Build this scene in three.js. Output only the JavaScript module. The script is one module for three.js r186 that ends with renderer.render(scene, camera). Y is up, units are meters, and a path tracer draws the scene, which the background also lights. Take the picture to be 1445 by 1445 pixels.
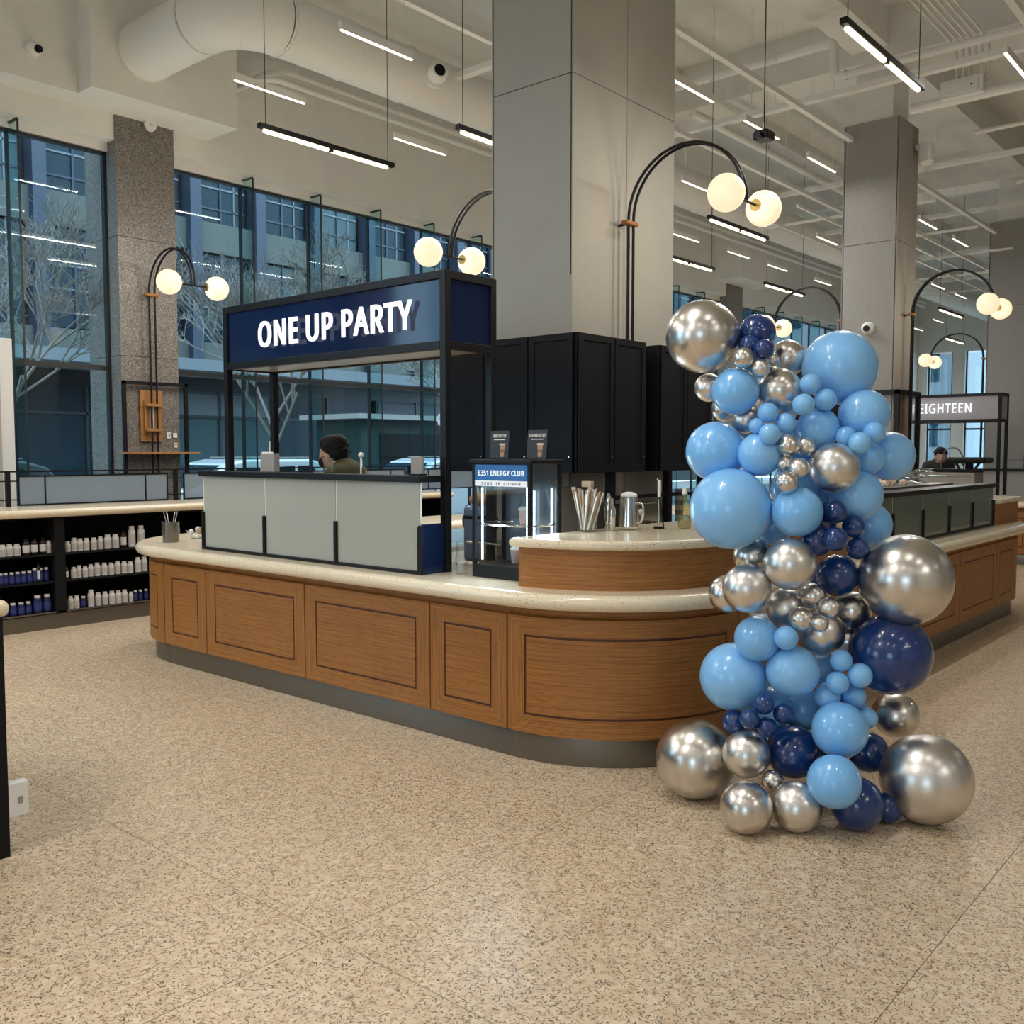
import * as THREE from 'three';
import { RoundedBoxGeometry } from 'three/addons/geometries/RoundedBoxGeometry.js';
import { TextGeometry } from 'three/addons/geometries/TextGeometry.js';
import { FontLoader } from 'three/addons/loaders/FontLoader.js';
import { mergeGeometries } from 'three/addons/utils/BufferGeometryUtils.js';
import { MarchingCubes } from 'three/addons/objects/MarchingCubes.js';
import { RectAreaLightUniformsLib } from 'three/addons/lights/RectAreaLightUniformsLib.js';

// ---------- camera, sky, exposure ----------
RectAreaLightUniformsLib.init();
const scene = new THREE.Scene();
const EYE = 1.65, FPX = 1351.2, PITCH = 0.06205, YAW = 0.71167, MID = 722.5;
const camera = new THREE.PerspectiveCamera(2 * Math.atan(MID / FPX) * 180 / Math.PI, 1, 0.05, 300);
camera.position.set(0, EYE, 0);
camera.rotation.order = 'YXZ';
camera.rotation.set(-PITCH, YAW, 0);
scene.background = new THREE.Color().setRGB(0.62, 0.82, 1.0);
scene.backgroundIntensity = 5.0;
const renderer = new THREE.WebGLRenderer();
renderer.toneMapping = THREE.LinearToneMapping;
renderer.toneMappingExposure = 1.0;
renderer.shadowMap.enabled = true;
const LAMP_PENDANT = 162, LAMP_STRIP = 165, LAMP_GLOBE = 1.6;     // strengths of the lamps' own lights
const WARM = new THREE.Color().setRGB(1, 0.86, 0.68), NEUTRAL = new THREE.Color().setRGB(1, 0.985, 0.96);

// ---------- helpers ----------
const V = (x, y, z) => new THREE.Vector3(x, y, z);
let seed = 7;
const rnd = (a = 0, b = 1) => { seed = (seed * 1664525 + 1013904223) % 4294967296; return a + (b - a) * seed / 4294967296; };
const fwd = V(-Math.sin(YAW) * Math.cos(PITCH), -Math.sin(PITCH), -Math.cos(YAW) * Math.cos(PITCH));
const rgt = V(Math.cos(YAW), 0, -Math.sin(YAW)), upv = rgt.clone().cross(fwd);
const ray = (px, py) => fwd.clone().addScaledVector(rgt, (px - MID) / FPX).addScaledVector(upv, -(py - MID) / FPX);
const cast = (px, py, t) => ray(px, py).multiplyScalar(t).add(V(0, EYE, 0));
const onX = (px, py, x) => cast(px, py, x / ray(px, py).x);
const onY = (px, py, y) => cast(px, py, (y - EYE) / ray(px, py).y);
const onZ = (px, py, z) => cast(px, py, z / ray(px, py).z);

const used = new Map();
function numbered(n) { const k = used.get(n) || 0; used.set(n, k + 1); return k ? `${n}_${String(k).padStart(3, '0')}` : n; }
function tag(o, label, category, group) { o.userData.label = label; o.userData.category = category; if (group) o.userData.group = group; return o; }
function thing(name, label, category, pos = [0, 0, 0], group) {
  const o = new THREE.Group(); o.name = numbered(name); o.position.set(...pos); scene.add(o);
  return tag(o, label, category, group);
}
function struct(name, pos = [0, 0, 0]) { const o = new THREE.Group(); o.name = name; o.position.set(...pos); o.userData.kind = 'structure'; scene.add(o); return o; }
function mesh(name, geo, mat, parent, pos, rot) {
  const m = new THREE.Mesh(geo, mat); m.name = name;
  if (pos) m.position.set(...pos); if (rot) m.rotation.set(...rot);
  (parent || scene).add(m); return m;
}
function single(name, geo, mat, label, category, pos, rot, group) { const m = mesh(numbered(name), geo, mat, scene, pos, rot); return tag(m, label, category, group); }
function copy(o, pos, turn = 0, label, group) {
  const c = o.clone(); c.name = numbered(o.name.replace(/_\d{3}$/, '')); c.userData = { ...o.userData }; scene.add(c);
  c.position.set(...pos); c.rotation.y = turn; if (label) c.userData.label = label; if (group) c.userData.group = group; return c;
}
// box-projected uv in metres, on the geometry's own axes
function uvm(g, rot = 0) {
  if (g.index) g = g.toNonIndexed();
  const p = g.attributes.position, n = g.attributes.normal, uv = new Float32Array(p.count * 2);
  for (let i = 0; i < p.count; i += 3) {
    let a = 0, b = 0, c = 0;
    for (let k = 0; k < 3; k++) { a += Math.abs(n.getX(i + k)); b += Math.abs(n.getY(i + k)); c += Math.abs(n.getZ(i + k)); }
    for (let k = i; k < i + 3; k++) {
      const x = p.getX(k), y = p.getY(k), z = p.getZ(k);
      let u, v;
      if (b >= a && b >= c) { u = x; v = z; } else if (a >= c) { u = z; v = y; } else { u = x; v = y; }
      uv[2 * k] = rot ? v : u; uv[2 * k + 1] = rot ? u : v;
    }
  }
  g.setAttribute('uv', new THREE.BufferAttribute(uv, 2)); return g;
}
const bx = (w, h, d, x = 0, y = 0, z = 0) => new THREE.BoxGeometry(w, h, d).translate(x, y, z);
const ub = (w, h, d, x = 0, y = 0, z = 0, rot = 0) => uvm(new THREE.BoxGeometry(w, h, d).translate(x, y, z), rot);
const rb = (w, h, d, r = 0.006, x = 0, y = 0, z = 0, seg = 2) => new RoundedBoxGeometry(w, h, d, seg, Math.min(r, w / 2.01, h / 2.01, d / 2.01)).translate(x, y, z);
const cyl = (r0, r1, h, n = 16, x = 0, y = 0, z = 0) => new THREE.CylinderGeometry(r1, r0, h, n).translate(x, y, z);
const lathe = (pts, n = 20) => new THREE.LatheGeometry(pts.map(p => new THREE.Vector2(p[0], p[1])), n);
const flat = g => { const o = g.index ? g.toNonIndexed() : g; for (const k of Object.keys(o.attributes)) if (!['position', 'normal', 'uv'].includes(k)) o.deleteAttribute(k); return o; };
const merge = list => mergeGeometries(list.map(flat));
function rod(a, b, r, n = 10, r2 = r) {
  const d = b.clone().sub(a), g = new THREE.CylinderGeometry(r2, r, d.length(), n);
  g.applyQuaternion(new THREE.Quaternion().setFromUnitVectors(V(0, 1, 0), d.clone().normalize()));
  return g.translate((a.x + b.x) / 2, (a.y + b.y) / 2, (a.z + b.z) / 2);
}
const tube = (pts, r, seg = 40, n = 8, closed = false) => new THREE.TubeGeometry(new THREE.CatmullRomCurve3(pts, closed, 'centripetal'), seg, r, n, closed);
const span = (x0, x1, y0, y1, z0, z1, f = bx) => f(x1 - x0, y1 - y0, z1 - z0, (x0 + x1) / 2, (y0 + y1) / 2, (z0 + z1) / 2);
const rspan = (x0, x1, y0, y1, z0, z1, r = 0.006) => rb(x1 - x0, y1 - y0, z1 - z0, r, (x0 + x1) / 2, (y0 + y1) / 2, (z0 + z1) / 2);
// a slab that follows a path: u along it, v up, d outwards; ends may be mitred
function slab(path, u0b, u1b, u0t, u1t, v0, v1, d0, d1, nu = 1, rot = 0, uo = 0) {
  const P = [], UV = [], N = nu + 1;
  const pt = (t, top, d) => { const u = top ? u0t + (u1t - u0t) * t : u0b + (u1b - u0b) * t, q = path(u, d); return [q[0], top ? v1 : v0, q[1], u]; };
  const quad = (a, b, c, d) => { for (const q of [a, b, c, a, c, d]) { P.push(q[0], q[1], q[2]); UV.push(...(rot ? [q[1] + uo, q[3]] : [q[3] + uo, q[1]])); } };
  for (let i = 0; i < nu; i++) {
    const s = i / nu, e = (i + 1) / nu;
    const A = pt(s, 0, d1), B = pt(e, 0, d1), C = pt(e, 1, d1), D = pt(s, 1, d1), a = pt(s, 0, d0), b = pt(e, 0, d0), c = pt(e, 1, d0), d = pt(s, 1, d0);
    quad(A, B, C, D); quad(b, a, d, c); quad(D, C, c, d); quad(a, b, B, A);
    if (i === 0) quad(a, A, D, d);
    if (i === nu - 1) quad(B, b, c, C);
  }
  const g = new THREE.BufferGeometry();
  g.setAttribute('position', new THREE.Float32BufferAttribute(P, 3)); g.setAttribute('uv', new THREE.Float32BufferAttribute(UV, 2)); g.computeVertexNormals();
  return g;
}

// ---------- textures and materials ----------
function canvasTex(w, h, draw, rx = 1, ry = rx, srgb = true) {
  const c = document.createElement('canvas'); c.width = w; c.height = h;
  draw(c.getContext('2d'), w, h);
  const t = new THREE.CanvasTexture(c); t.wrapS = t.wrapT = THREE.RepeatWrapping; t.repeat.set(rx, ry);
  if (srgb) t.colorSpace = THREE.SRGBColorSpace; t.magFilter = THREE.LinearFilter; return t;
}
const rgb = (r, g, b, a = 1) => `rgba(${r | 0},${g | 0},${b | 0},${a})`;
function speckle(x, w, h, base, n, cols, r0, r1) {
  if (base) { x.fillStyle = rgb(...base); x.fillRect(0, 0, w, h); }
  for (let i = 0; i < n; i++) {
    x.fillStyle = rgb(...cols[Math.floor(rnd(0, cols.length))]);
    const px = rnd(0, w), py = rnd(0, h), r = rnd(r0, r1), e = rnd(0.5, 1), a = rnd(0, 6.3);
    for (const ox of [0, px < 12 ? w : px > w - 12 ? -w : NaN]) for (const oy of [0, py < 12 ? h : py > h - 12 ? -h : NaN]) if (ox === ox && oy === oy) { x.beginPath(); x.ellipse(px + ox, py + oy, r, r * e, a, 0, 6.3); x.fill(); }
  }
}
const T = {
  terrazzo: canvasTex(2048, 2048, (x, w, h) => {
    speckle(x, w, h, [216, 196, 168], 15000, [[218, 198, 166, .7], [196, 172, 140, .6], [214, 186, 152, .6], [226, 210, 184, .7], [188, 170, 146, .5], [205, 178, 150, .6]], 4, 16);
    for (let i = 0; i < 36000; i++) {
      const px = rnd(0, w), py = rnd(0, h), a = rnd(0, 6.3), L = rnd(2, 12), b = rnd(-.9, .9), k = rnd();
      x.strokeStyle = k < .6 ? rgb(70, 56, 38, rnd(.5, .95)) : k < .85 ? rgb(116, 94, 68, .75) : rgb(146, 120, 92, .75); x.lineWidth = rnd(1.5, 3.2); x.lineCap = 'round';
      x.beginPath(); x.moveTo(px, py); x.quadraticCurveTo(px + Math.cos(a) * L * .5, py + Math.sin(a) * L * .5, px + Math.cos(a + b) * L, py + Math.sin(a + b) * L); x.stroke();
    }
  }, 1 / 2.4),
  stone: canvasTex(1024, 1024, (x, w, h) => speckle(x, w, h, [232, 217, 188], 9000, [[236, 226, 204, .8], [214, 198, 170, .7], [222, 206, 178, .8], [240, 232, 214, .8], [184, 162, 134, .7], [158, 138, 114, .6]], 1, 4.5), 1 / 0.9),
  granite: canvasTex(1024, 1024, (x, w, h) => speckle(x, w, h, [116, 112, 108], 60000, [[78, 74, 71, .8], [152, 145, 136, .8], [130, 122, 112, .8], [60, 57, 56, .8], [172, 163, 152, .7], [106, 102, 99, .8]], 1.2, 4.2), 1 / 1.6),
  oak: canvasTex(1024, 1024, (x, w, h) => {
    x.fillStyle = rgb(166, 118, 68); x.fillRect(0, 0, w, h);
    for (let i = 0; i < 5200; i++) {
      const y = rnd(0, h), x0 = rnd(-300, w), L = rnd(60, 620), k = rnd(), d = rnd(-3, 3);
      x.strokeStyle = k < .45 ? rgb(132, 88, 46, rnd(.12, .4)) : k < .8 ? rgb(196, 150, 94, rnd(.15, .5)) : rgb(104, 66, 34, rnd(.15, .45)); x.lineWidth = rnd(.8, 3);
      for (const o of [0, x0 + L > w ? -w : NaN]) if (o === o) { x.beginPath(); x.moveTo(x0 + o, y); x.bezierCurveTo(x0 + o + L * .3, y + d, x0 + o + L * .7, y - d, x0 + o + L, y + d * .5); x.stroke(); }
    }
  }, 1 / 0.8),
  plaster: canvasTex(1024, 1024, (x, w, h) => { speckle(x, w, h, [238, 236, 231], 700, [[244, 242, 238, .10], [228, 225, 221, .10], [238, 232, 224, .10]], 20, 90); speckle(x, w, h, null, 9000, [[248, 245, 240, .18], [222, 219, 215, .18]], 1, 3); }, 1 / 2.5),
  cast: canvasTex(512, 512, (x, w, h) => speckle(x, w, h, [150, 146, 140], 5000, [[160, 156, 150, .3], [138, 134, 130, .3]], 1, 6), 1 / 1.2),
  asphalt: canvasTex(512, 512, (x, w, h) => speckle(x, w, h, [70, 72, 76], 9000, [[90, 92, 96, .6], [52, 54, 58, .6]], 1, 3), 1 / 2),
};
const std = (o) => new THREE.MeshStandardMaterial(o), phy = (o) => new THREE.MeshPhysicalMaterial(o);
const lin = (r, g, b) => new THREE.Color().setRGB(r, g, b);
const M = {
  floor: phy({ map: T.terrazzo, roughness: 0.33, ior: 1.5, specularIntensity: .75 }),
  joint: std({ color: lin(.42, .36, .28), roughness: .5 }),
  stone: phy({ map: T.stone, roughness: .22, clearcoat: .3, clearcoatRoughness: .12 }),
  granite: std({ map: T.granite, roughness: .28 }),
  oak: std({ map: T.oak, color: lin(.90, .76, .52), roughness: .45 }),
  oakPale: std({ map: T.oak, color: lin(1, .93, .8), roughness: .5 }),
  inlay: std({ color: lin(.075, .022, .012), roughness: .45 }),
  gap: std({ color: lin(.03, .022, .017), roughness: .8 }),
  steel: std({ color: lin(.21, .195, .17), metalness: .9, roughness: .4 }),
  chrome: std({ color: lin(.72, .70, .66), metalness: 1, roughness: .14 }),
  plaster: std({ map: T.plaster, color: lin(.88, .885, .90), roughness: .85 }),
  concrete: std({ map: T.plaster, color: lin(.44, .43, .41), roughness: .7 }),
  grey: std({ map: T.cast, roughness: .7 }),
  paint: std({ color: lin(.38, .365, .34), roughness: .7 }),
  pipe: std({ color: lin(.78, .77, .74), roughness: .55 }),
  white: std({ color: lin(.76, .75, .72), roughness: .5 }),
  black: phy({ color: lin(.0045, .0045, .006), roughness: .42, specularIntensity: .55 }),
  blackMatt: phy({ color: lin(.005, .0055, .007), roughness: .6, specularIntensity: .5 }),
  cabinet: phy({ color: lin(.0055, .0065, .010), roughness: .5, specularIntensity: .5 }),
  navy: phy({ color: lin(.006, .016, .062), roughness: .08, specularIntensity: .8 }),
  brass: std({ color: lin(.45, .31, .12), metalness: 1, roughness: .3 }),
  pane: phy({ color: lin(.84, .93, .96), transmission: 1, thickness: 0, roughness: .02, ior: 1.5, specularIntensity: .4 }),
  clear: phy({ color: lin(.95, .97, .97), transmission: 1, thickness: 0, roughness: .02, ior: 1.45 }),
  fin: phy({ color: lin(.80, .92, .92), transmission: 1, thickness: 0, roughness: .03, ior: 1.5, specularIntensity: .5 }),
  frosted: phy({ color: lin(.50, .51, .45), transmission: .3, thickness: 0, roughness: .75, clearcoat: .5, clearcoatRoughness: .1 }),
  frostBlue: phy({ color: lin(.42, .50, .58), transmission: .6, thickness: 0, roughness: .5 }),
  glow: std({ color: lin(1, .95, .8), emissive: lin(1, .86, .58), emissiveIntensity: 2.2, roughness: .4 }),
  glowThin: std({ color: lin(1, .97, .9), emissive: lin(1, .93, .76), emissiveIntensity: 3.0, roughness: .4 }),
  globe: std({ color: lin(.5, .46, .4), emissive: lin(1, .80, .52), emissiveIntensity: .92, roughness: .3 }),
  letter: std({ color: lin(.3, .3, .3), emissive: lin(.95, .97, 1), emissiveIntensity: 1.0, roughness: .4 }),
  led: std({ color: lin(1, 1, 1), emissive: lin(.72, .9, 1), emissiveIntensity: 7, roughness: .4 }),
};
const font = await new FontLoader().loadAsync('fonts/droid/droid_sans_bold.typeface.json');
const fontR = await new FontLoader().loadAsync('fonts/droid/droid_sans_regular.typeface.json');
function area(w, h, k, color, pos, look) { const l = new THREE.RectAreaLight(color, k, w, h); l.position.set(...pos); l.lookAt(...look); scene.add(l); return l; }

// ---------- floor ----------
const XW = -11.25, ZB = 12, ZF = -34, XR = 9, CEIL = 7.6;
{
  const f = struct('floor');
  mesh('screed', ub(XR - XW + 1.2, .1, ZB - ZF + .6, (XR + XW) / 2, -.0535, (ZB + ZF) / 2), M.joint, f);
  const gx = -0.953, gz = -1.99, P = 1.6, proto = [];
  for (let k = 0; k < 8; k++) { const g = new THREE.BoxGeometry(P - .0032, .012, P - .0032), uv = g.attributes.uv; const ou = rnd(0, 2.4), ov = rnd(0, 2.4); for (let i = 0; i < uv.count; i++) uv.setXY(i, uv.getX(i) * P + ou, uv.getY(i) * P + ov); proto.push(g); }
  const big = [];
  for (let i = -7; i < 7; i++) for (let j = -20; j < 9; j++) {
    const x = gx + P * (i + .5), z = gz + P * (j + .5);
    if (x < XW - .2 || x > XR || z > ZB || z < ZF) continue;
    if (i <= 0 && j <= 0 && j >= -9) mesh('terrazzo_slab', proto[(i * 5 + j * 3 + 800) % 8], M.floor, f, [x, -.006, z]);
    else big.push(flat(proto[(i * 5 + j * 3 + 800) % 8].clone().translate(x, -.006, z)));
  }
  const rest = mesh('terrazzo_slabs_beyond', mergeGeometries(big), M.floor, f); rest.userData.kind = 'stuff';
}
// ---------- ceiling ----------
{
  const c = struct('ceiling');
  mesh('ceiling_slab', span(XW - .3, XR, CEIL, CEIL + .2, ZF, ZB, ub), M.plaster, c);
  for (const z of [8, .75, -6.8, -13.65, -20.9, -28.1]) mesh('concrete_beam', span(-11, XR, 6.95, CEIL, z - .35, z + .35, ub), M.plaster, c);
  for (const x of [-5.05, 0.6, 5.4]) mesh('concrete_beam', span(x - .25, x + .25, 7.1, CEIL, ZF, ZB, ub), M.plaster, c);
  for (const x of [-8.1, -2.3, 3.1]) mesh('concrete_rib', span(x - .1, x + .1, 7.3, CEIL, ZF, ZB, ub), M.plaster, c);
}
// ---------- window wall (left) ----------
const PIL = [9.17, 1.77, -5.63, -13.03, -20.43, -27.83];
const wl = struct('wall_left');
mesh('header', span(-11.45, -11, 5.3, CEIL, ZF, ZB, ub), M.plaster, wl);
mesh('upstand', span(-11.4, -11.1, 0, .08, ZF, ZB, ub), M.grey, wl);
mesh('end_return', span(-11.45, -11, 0, 5.3, 9.2, ZB, ub), M.plaster, wl);
mesh('end_return', span(-11.45, -11, 0, 5.3, ZF, -33.3, ub), M.plaster, wl);
PIL.forEach((z, k) => {
  const p = struct(`trim_${k + 1}`);
  for (let i = 0; i < 4; i++) mesh('granite_panel', span(-11.75, -10.97, i * 1.4 + .003, Math.min(5.586, (i + 1) * 1.4 - .003), z - .74, z, ub), M.granite, p);
});
{
  const s = struct('trim_7');
  mesh('soffit_box', span(-11, -10.64, 5.586, CEIL, -5.05, ZB, ub), M.plaster, s);
  for (const z of PIL.slice(2)) mesh('soffit_box', span(-11, -10.33, 5.586, CEIL, z - 1.23, z + .58, ub), M.plaster, s);
}
const glassBar = std({ color: lin(.012, .016, .02), roughness: .4 });
PIL.forEach((z, k) => {
  const z1 = z - .74, z0 = k < 5 ? PIL[k + 1] : -33.3, n = 6, w = (z1 - z0) / n;
  const g = struct(`window_${k + 1}`);
  for (let i = 0; i < n; i++) {
    const a = z1 - i * w, b = a - w;
    mesh('pane', span(XW - .006, XW + .006, .09, 2.63, b + .012, a - .012), M.pane, g);
    mesh('pane', span(XW - .006, XW + .006, 2.69, 5.24, b + .012, a - .012), M.pane, g);
    if (i) { mesh('glass_fin', span(XW + .03, XW + .30, .09, 5.24, a - .008, a + .008), M.fin, g); mesh('mullion', span(XW - .02, XW + .03, .08, 5.28, a - .012, a + .012), glassBar, g); mesh('fin_edge', span(XW + .3, XW + .312, .09, 5.24, a - .01, a + .01), glassBar, g); mesh('fin_bracket', span(XW, XW + .3, 5.24, 5.26, a - .012, a + .012), glassBar, g); }
  }
  mesh('transom', span(XW - .03, XW + .035, 2.63, 2.69, z0, z1), glassBar, g);
  mesh('head_frame', span(XW - .05, XW + .08, 5.2, 5.31, z0, z1), M.white, g);
  mesh('head_bar', span(XW - .02, XW + .06, 5.165, 5.185, z0, z1), glassBar, g);
  mesh('jamb', span(XW - .03, XW + .04, .08, 5.28, z1 - .035, z1), glassBar, g);
  mesh('jamb', span(XW - .03, XW + .04, .08, 5.28, z0, z0 + .035), glassBar, g);
});
// ---------- other walls ----------
{
  const w = struct('wall_right'); mesh('plaster_face', span(XR, XR + .3, 0, CEIL, ZF, ZB, ub), M.plaster, w);
  const b = struct('wall_back'), wins = [[-9.2, -5.6], [2.2, 6.2]], y0 = .7, y1 = 4.6;
  let x = XW - .3;
  wins.forEach(([a, c], k) => {
    mesh('pier', span(x, a, 0, CEIL, ZB, ZB + .3, ub), M.plaster, b);
    mesh('breast', span(a, c, 0, y0, ZB, ZB + .3, ub), M.plaster, b); mesh('lintel', span(a, c, y1, CEIL, ZB, ZB + .3, ub), M.plaster, b); x = c;
    const g = struct(`window_${7 + k}`);
    for (let i = 0; i < 3; i++) { const u = a + (c - a) * i / 3, v = a + (c - a) * (i + 1) / 3; mesh('pane', span(u + .03, v - .03, y0 + .04, y1 - .04, ZB + .14, ZB + .152), M.clear, g); mesh('mullion', span(u - .03, u + .03, y0, y1, ZB + .1, ZB + .18), glassBar, g); }
    mesh('mullion', span(c - .03, c + .03, y0, y1, ZB + .1, ZB + .18), glassBar, g);
  });
  mesh('pier', span(x, XR + .3, 0, CEIL, ZB, ZB + .3, ub), M.plaster, b);
  const f = struct('wall_far'), fw = [[-10.7, -9.9], [-9.5, -8.2], [-7.9, -6.6], [-6.3, -5.2]];
  x = XW - .3;
  fw.forEach(([a, c], k) => {
    mesh('pier', span(x, a, 0, CEIL, ZF - .3, ZF, ub), M.plaster, f); mesh('lintel', span(a, c, 5.0, CEIL, ZF - .3, ZF, ub), M.plaster, f); x = c;
    const g = struct(`window_${9 + k}`); mesh('pane', span(a + .03, c - .03, .05, 4.95, ZF - .16, ZF - .148), M.pane, g);
    mesh('frame', merge([span(a, a + .05, 0, 5, ZF - .2, ZF - .1), span(c - .05, c, 0, 5, ZF - .2, ZF - .1), span(a, c, 2.4, 2.46, ZF - .2, ZF - .1)]), glassBar, g);
  });
  mesh('pier', span(x, XR + .3, 0, CEIL, ZF - .3, ZF, ub), M.plaster, f);
}
// ---------- interior columns ----------
function column(k, x1, z1, w, d, top, seams, mat) {
  const c = struct(`trim_${k}`), x0 = x1 - w, z0 = z1 - d, ys = [0, ...seams, top];
  for (let i = 0; i < ys.length - 1; i++) {
    const a = ys[i] + .004, b = ys[i + 1] - .004, mz = (z0 + z1) / 2;
    mesh('cladding_panel', span(x0 + .01, x1 - .01, a, b, z1 - .02, z1, ub), mat, c); mesh('cladding_panel', span(x0 + .01, x1 - .01, a, b, z0, z0 + .02, ub), mat, c);
    for (const s of [x0, x1 - .02]) { mesh('cladding_panel', span(s, s + .02, a, b, mz + .003, z1, ub), mat, c); mesh('cladding_panel', span(s, s + .02, a, b, z0, mz - .003, ub), mat, c); }
  }
  mesh('core', span(x0 + .022, x1 - .022, 0, top - .01, z0 + .022, z1 - .022), M.joint, c);
  if (top < CEIL) mesh('bare_shaft', span(x0 + .12, x1 - .12, top - .01, CEIL, z0 + .08, z1 - .08, ub), M.plaster, c);
}
const XC = -4.62;
column(8, XC, -6.08, .845, 1.5, CEIL, [1.5, 4.597], M.concrete);
column(9, XC, -13.28, .75, .76, 6.15, [1.5, 4.51], M.grey);
column(10, XC, -20.6, .75, .76, 6.15, [1.5, 4.51], M.grey);
column(11, XC, 1.1, .75, .76, 6.15, [1.5, 4.51], M.grey);
column(12, 3.4, -6.08, .75, .76, 6.15, [1.5, 4.51], M.grey);
column(13, 3.4, 1.1, .75, .76, 6.15, [1.5, 4.51], M.grey);

// ---------- services under the ceiling ----------
{
  const d = thing('air_duct', 'big white round air duct bending out of the soffit box and along the windows', 'duct');
  const DX = -8.6, DY = 6.13, DR = .315, zE = -5.67;
  mesh('stub', rod(V(-10.6, DY, zE), V(DX - .55, DY, zE), DR, 32), M.pipe, d);
  const el = []; for (let i = 0; i <= 12; i++) { const q = i / 12 * Math.PI / 2; el.push(V(DX - .55 + .55 * Math.sin(q), DY, zE - .55 + .55 * Math.cos(q))); }
  mesh('elbow', tube(el, DR + .004, 40, 32), M.pipe, d);
  mesh('straight_run', rod(V(DX, DY, zE - .55), V(DX, DY, -33.5), DR, 32), M.pipe, d);
  for (const z of [-6.25, -7.1, -8.0, -9.4, -10.8, -12.2, -13.6, -15, -16.4, -17.8, -19.2, -21]) mesh('joint_ring', new THREE.TorusGeometry(DR + .003, .009, 6, 32), M.pipe, d, [DX, DY, z]);
  for (const x of [-10.3, DX - .57]) mesh('joint_ring', new THREE.TorusGeometry(DR + .003, .009, 6, 32), M.pipe, d, [x, DY, zE], [0, Math.PI / 2, 0]);
  for (const z of [-8.22, -16.5, -24]) {
    const t = thing('air_nozzle', z > -9 ? 'white ball-shaped air nozzle on the round duct nearest its elbow' : 'white ball-shaped air nozzle on the far run of the round duct', 'air nozzle', [DX + DR - .02, DY - .02, z], z > -9 ? undefined : 'air nozzles on the far duct');
    t.rotation.y = 1.15; mesh('collar', cyl(.15, .15, .06, 28).rotateX(Math.PI / 2), M.pipe, t, [0, 0, .02]);
    mesh('ball', lathe([[.115, 0], [.13, .05], [.12, .1], [.085, .15], [.07, .16], [.07, .13]], 28).rotateX(Math.PI / 2), M.pipe, t, [0, 0, .04]); mesh('opening', cyl(.068, .068, .01, 22).rotateX(Math.PI / 2), M.black, t, [0, 0, .18]);
  }
  for (let k = 0; k < 2; k++) {
    const y = 6.41 - k * .13, x = -10.2, z0 = -7.7 + k * .16;
    const p = single('sprinkler_pipe', merge([rod(V(x, y, z0), V(x, y, -32), .04, 10), tube([V(x, y, z0), V(x - .02, y, z0 + .2), V(x - .2, y, z0 + .32), V(-10.95, y, z0 + .34)], .04, 20, 10)]), M.pipe, k ? 'lower white pipe running beneath the round duct above the windows' : 'upper white pipe running beneath the round duct above the windows', 'pipe');
  }
  // channels and pipes across the hall
  const strut = (a, b, w, h, label) => { const c = a.clone().add(b).multiplyScalar(.5), L = a.distanceTo(b), alongX = Math.abs(a.x - b.x) > Math.abs(a.z - b.z); single('ceiling_channel', alongX ? bx(L, h, w) : bx(w, h, L), M.pipe, label, 'channel', [c.x, c.y, c.z], null, 'painted channels under the ceiling'); };
  for (const z of [-4.6, -8.6, -12.14, -16.2, -19.6, -23.4, -27]) strut(V(-8.4, 6.2, z), V(8.5, 6.2, z), .11, .07, 'painted steel channel hung crosswise under the ceiling');
  for (const x of [-6.9, -5.27, -2.54, -.8, 1.2]) strut(V(x, 5.95, -4.2), V(x, 5.95, -28), .07, .06, 'narrow painted channel hung lengthwise carrying strip lights');
  const rods = []; for (const z of [-4.6, -8.6, -12.14, -16.2, -19.6, -23.4, -27]) for (const x of [-7.6, -6.2, -3.3, -1.4, .4, 2.4]) rods.push(rod(V(x, 6.2, z), V(x, CEIL, z), .008, 5));
  const R = single('hanger_rods', merge(rods), M.pipe, 'thin hanger rods holding up the painted ceiling channels', 'rods'); R.userData.kind = 'stuff';
  single('water_pipe', merge([rod(V(-8.4, 6.8, -12.03), V(-5.15, 6.8, -12.03), .055, 12), tube([V(-5.2, 6.8, -12.03), V(-5.05, 6.79, -12.03), V(-5.02, 6.65, -12.03), V(-5.02, 6.5, -12.03), V(-4.98, 6.38, -12.03), V(-4.85, 6.36, -12.03)], .06, 24, 12), rod(V(-4.88, 6.36, -12.03), V(6, 6.36, -12.03), .05, 12)]), M.pipe, 'fat white pipe with a dropped elbow under the ceiling beside the grey column', 'pipe');
  single('water_pipe', rod(V(-7.2, 6.5, -12.3), V(-7.2, 6.5, -27), .06, 10), M.pipe, 'white pipe running lengthwise high behind the big plastered column', 'pipe');
  single('water_pipe', rod(V(-4.4, 6.1, -13.05), V(7, 6.1, -13.05), .065, 12), M.pipe, 'white pipe crossing just in front of the tall grey column head', 'pipe');
  for (const [z, y] of [[-15.2, 6.3], [-17.6, 6.1], [-18.6, 5.95], [-22, 6.2]]) single('water_pipe', rod(V(-4.2, y, z), V(8, y, z), .035, 8), M.pipe, 'slim white pipe crossing the ceiling beyond the tall grey column', 'pipe', null, null, 'slim pipes beyond the grey column');
  for (let k = 0; k < 6; k++) { const x = -3.85 + k * .075; single('conduit', merge([rod(V(x, 6.72, -5), V(x, 6.72, -12.9 + k * .05), .016, 6), tube([V(x, 6.72, -12.85 + k * .05), V(x, 6.7, -13.0), V(x, 6.5, -13.06), V(x, 6.25, -13.06)], .016, 14, 6)]), M.pipe, 'thin painted conduit in the bundle bending down by the grey column head', 'conduit', null, null, 'conduits in the ceiling bundle'); }
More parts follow.
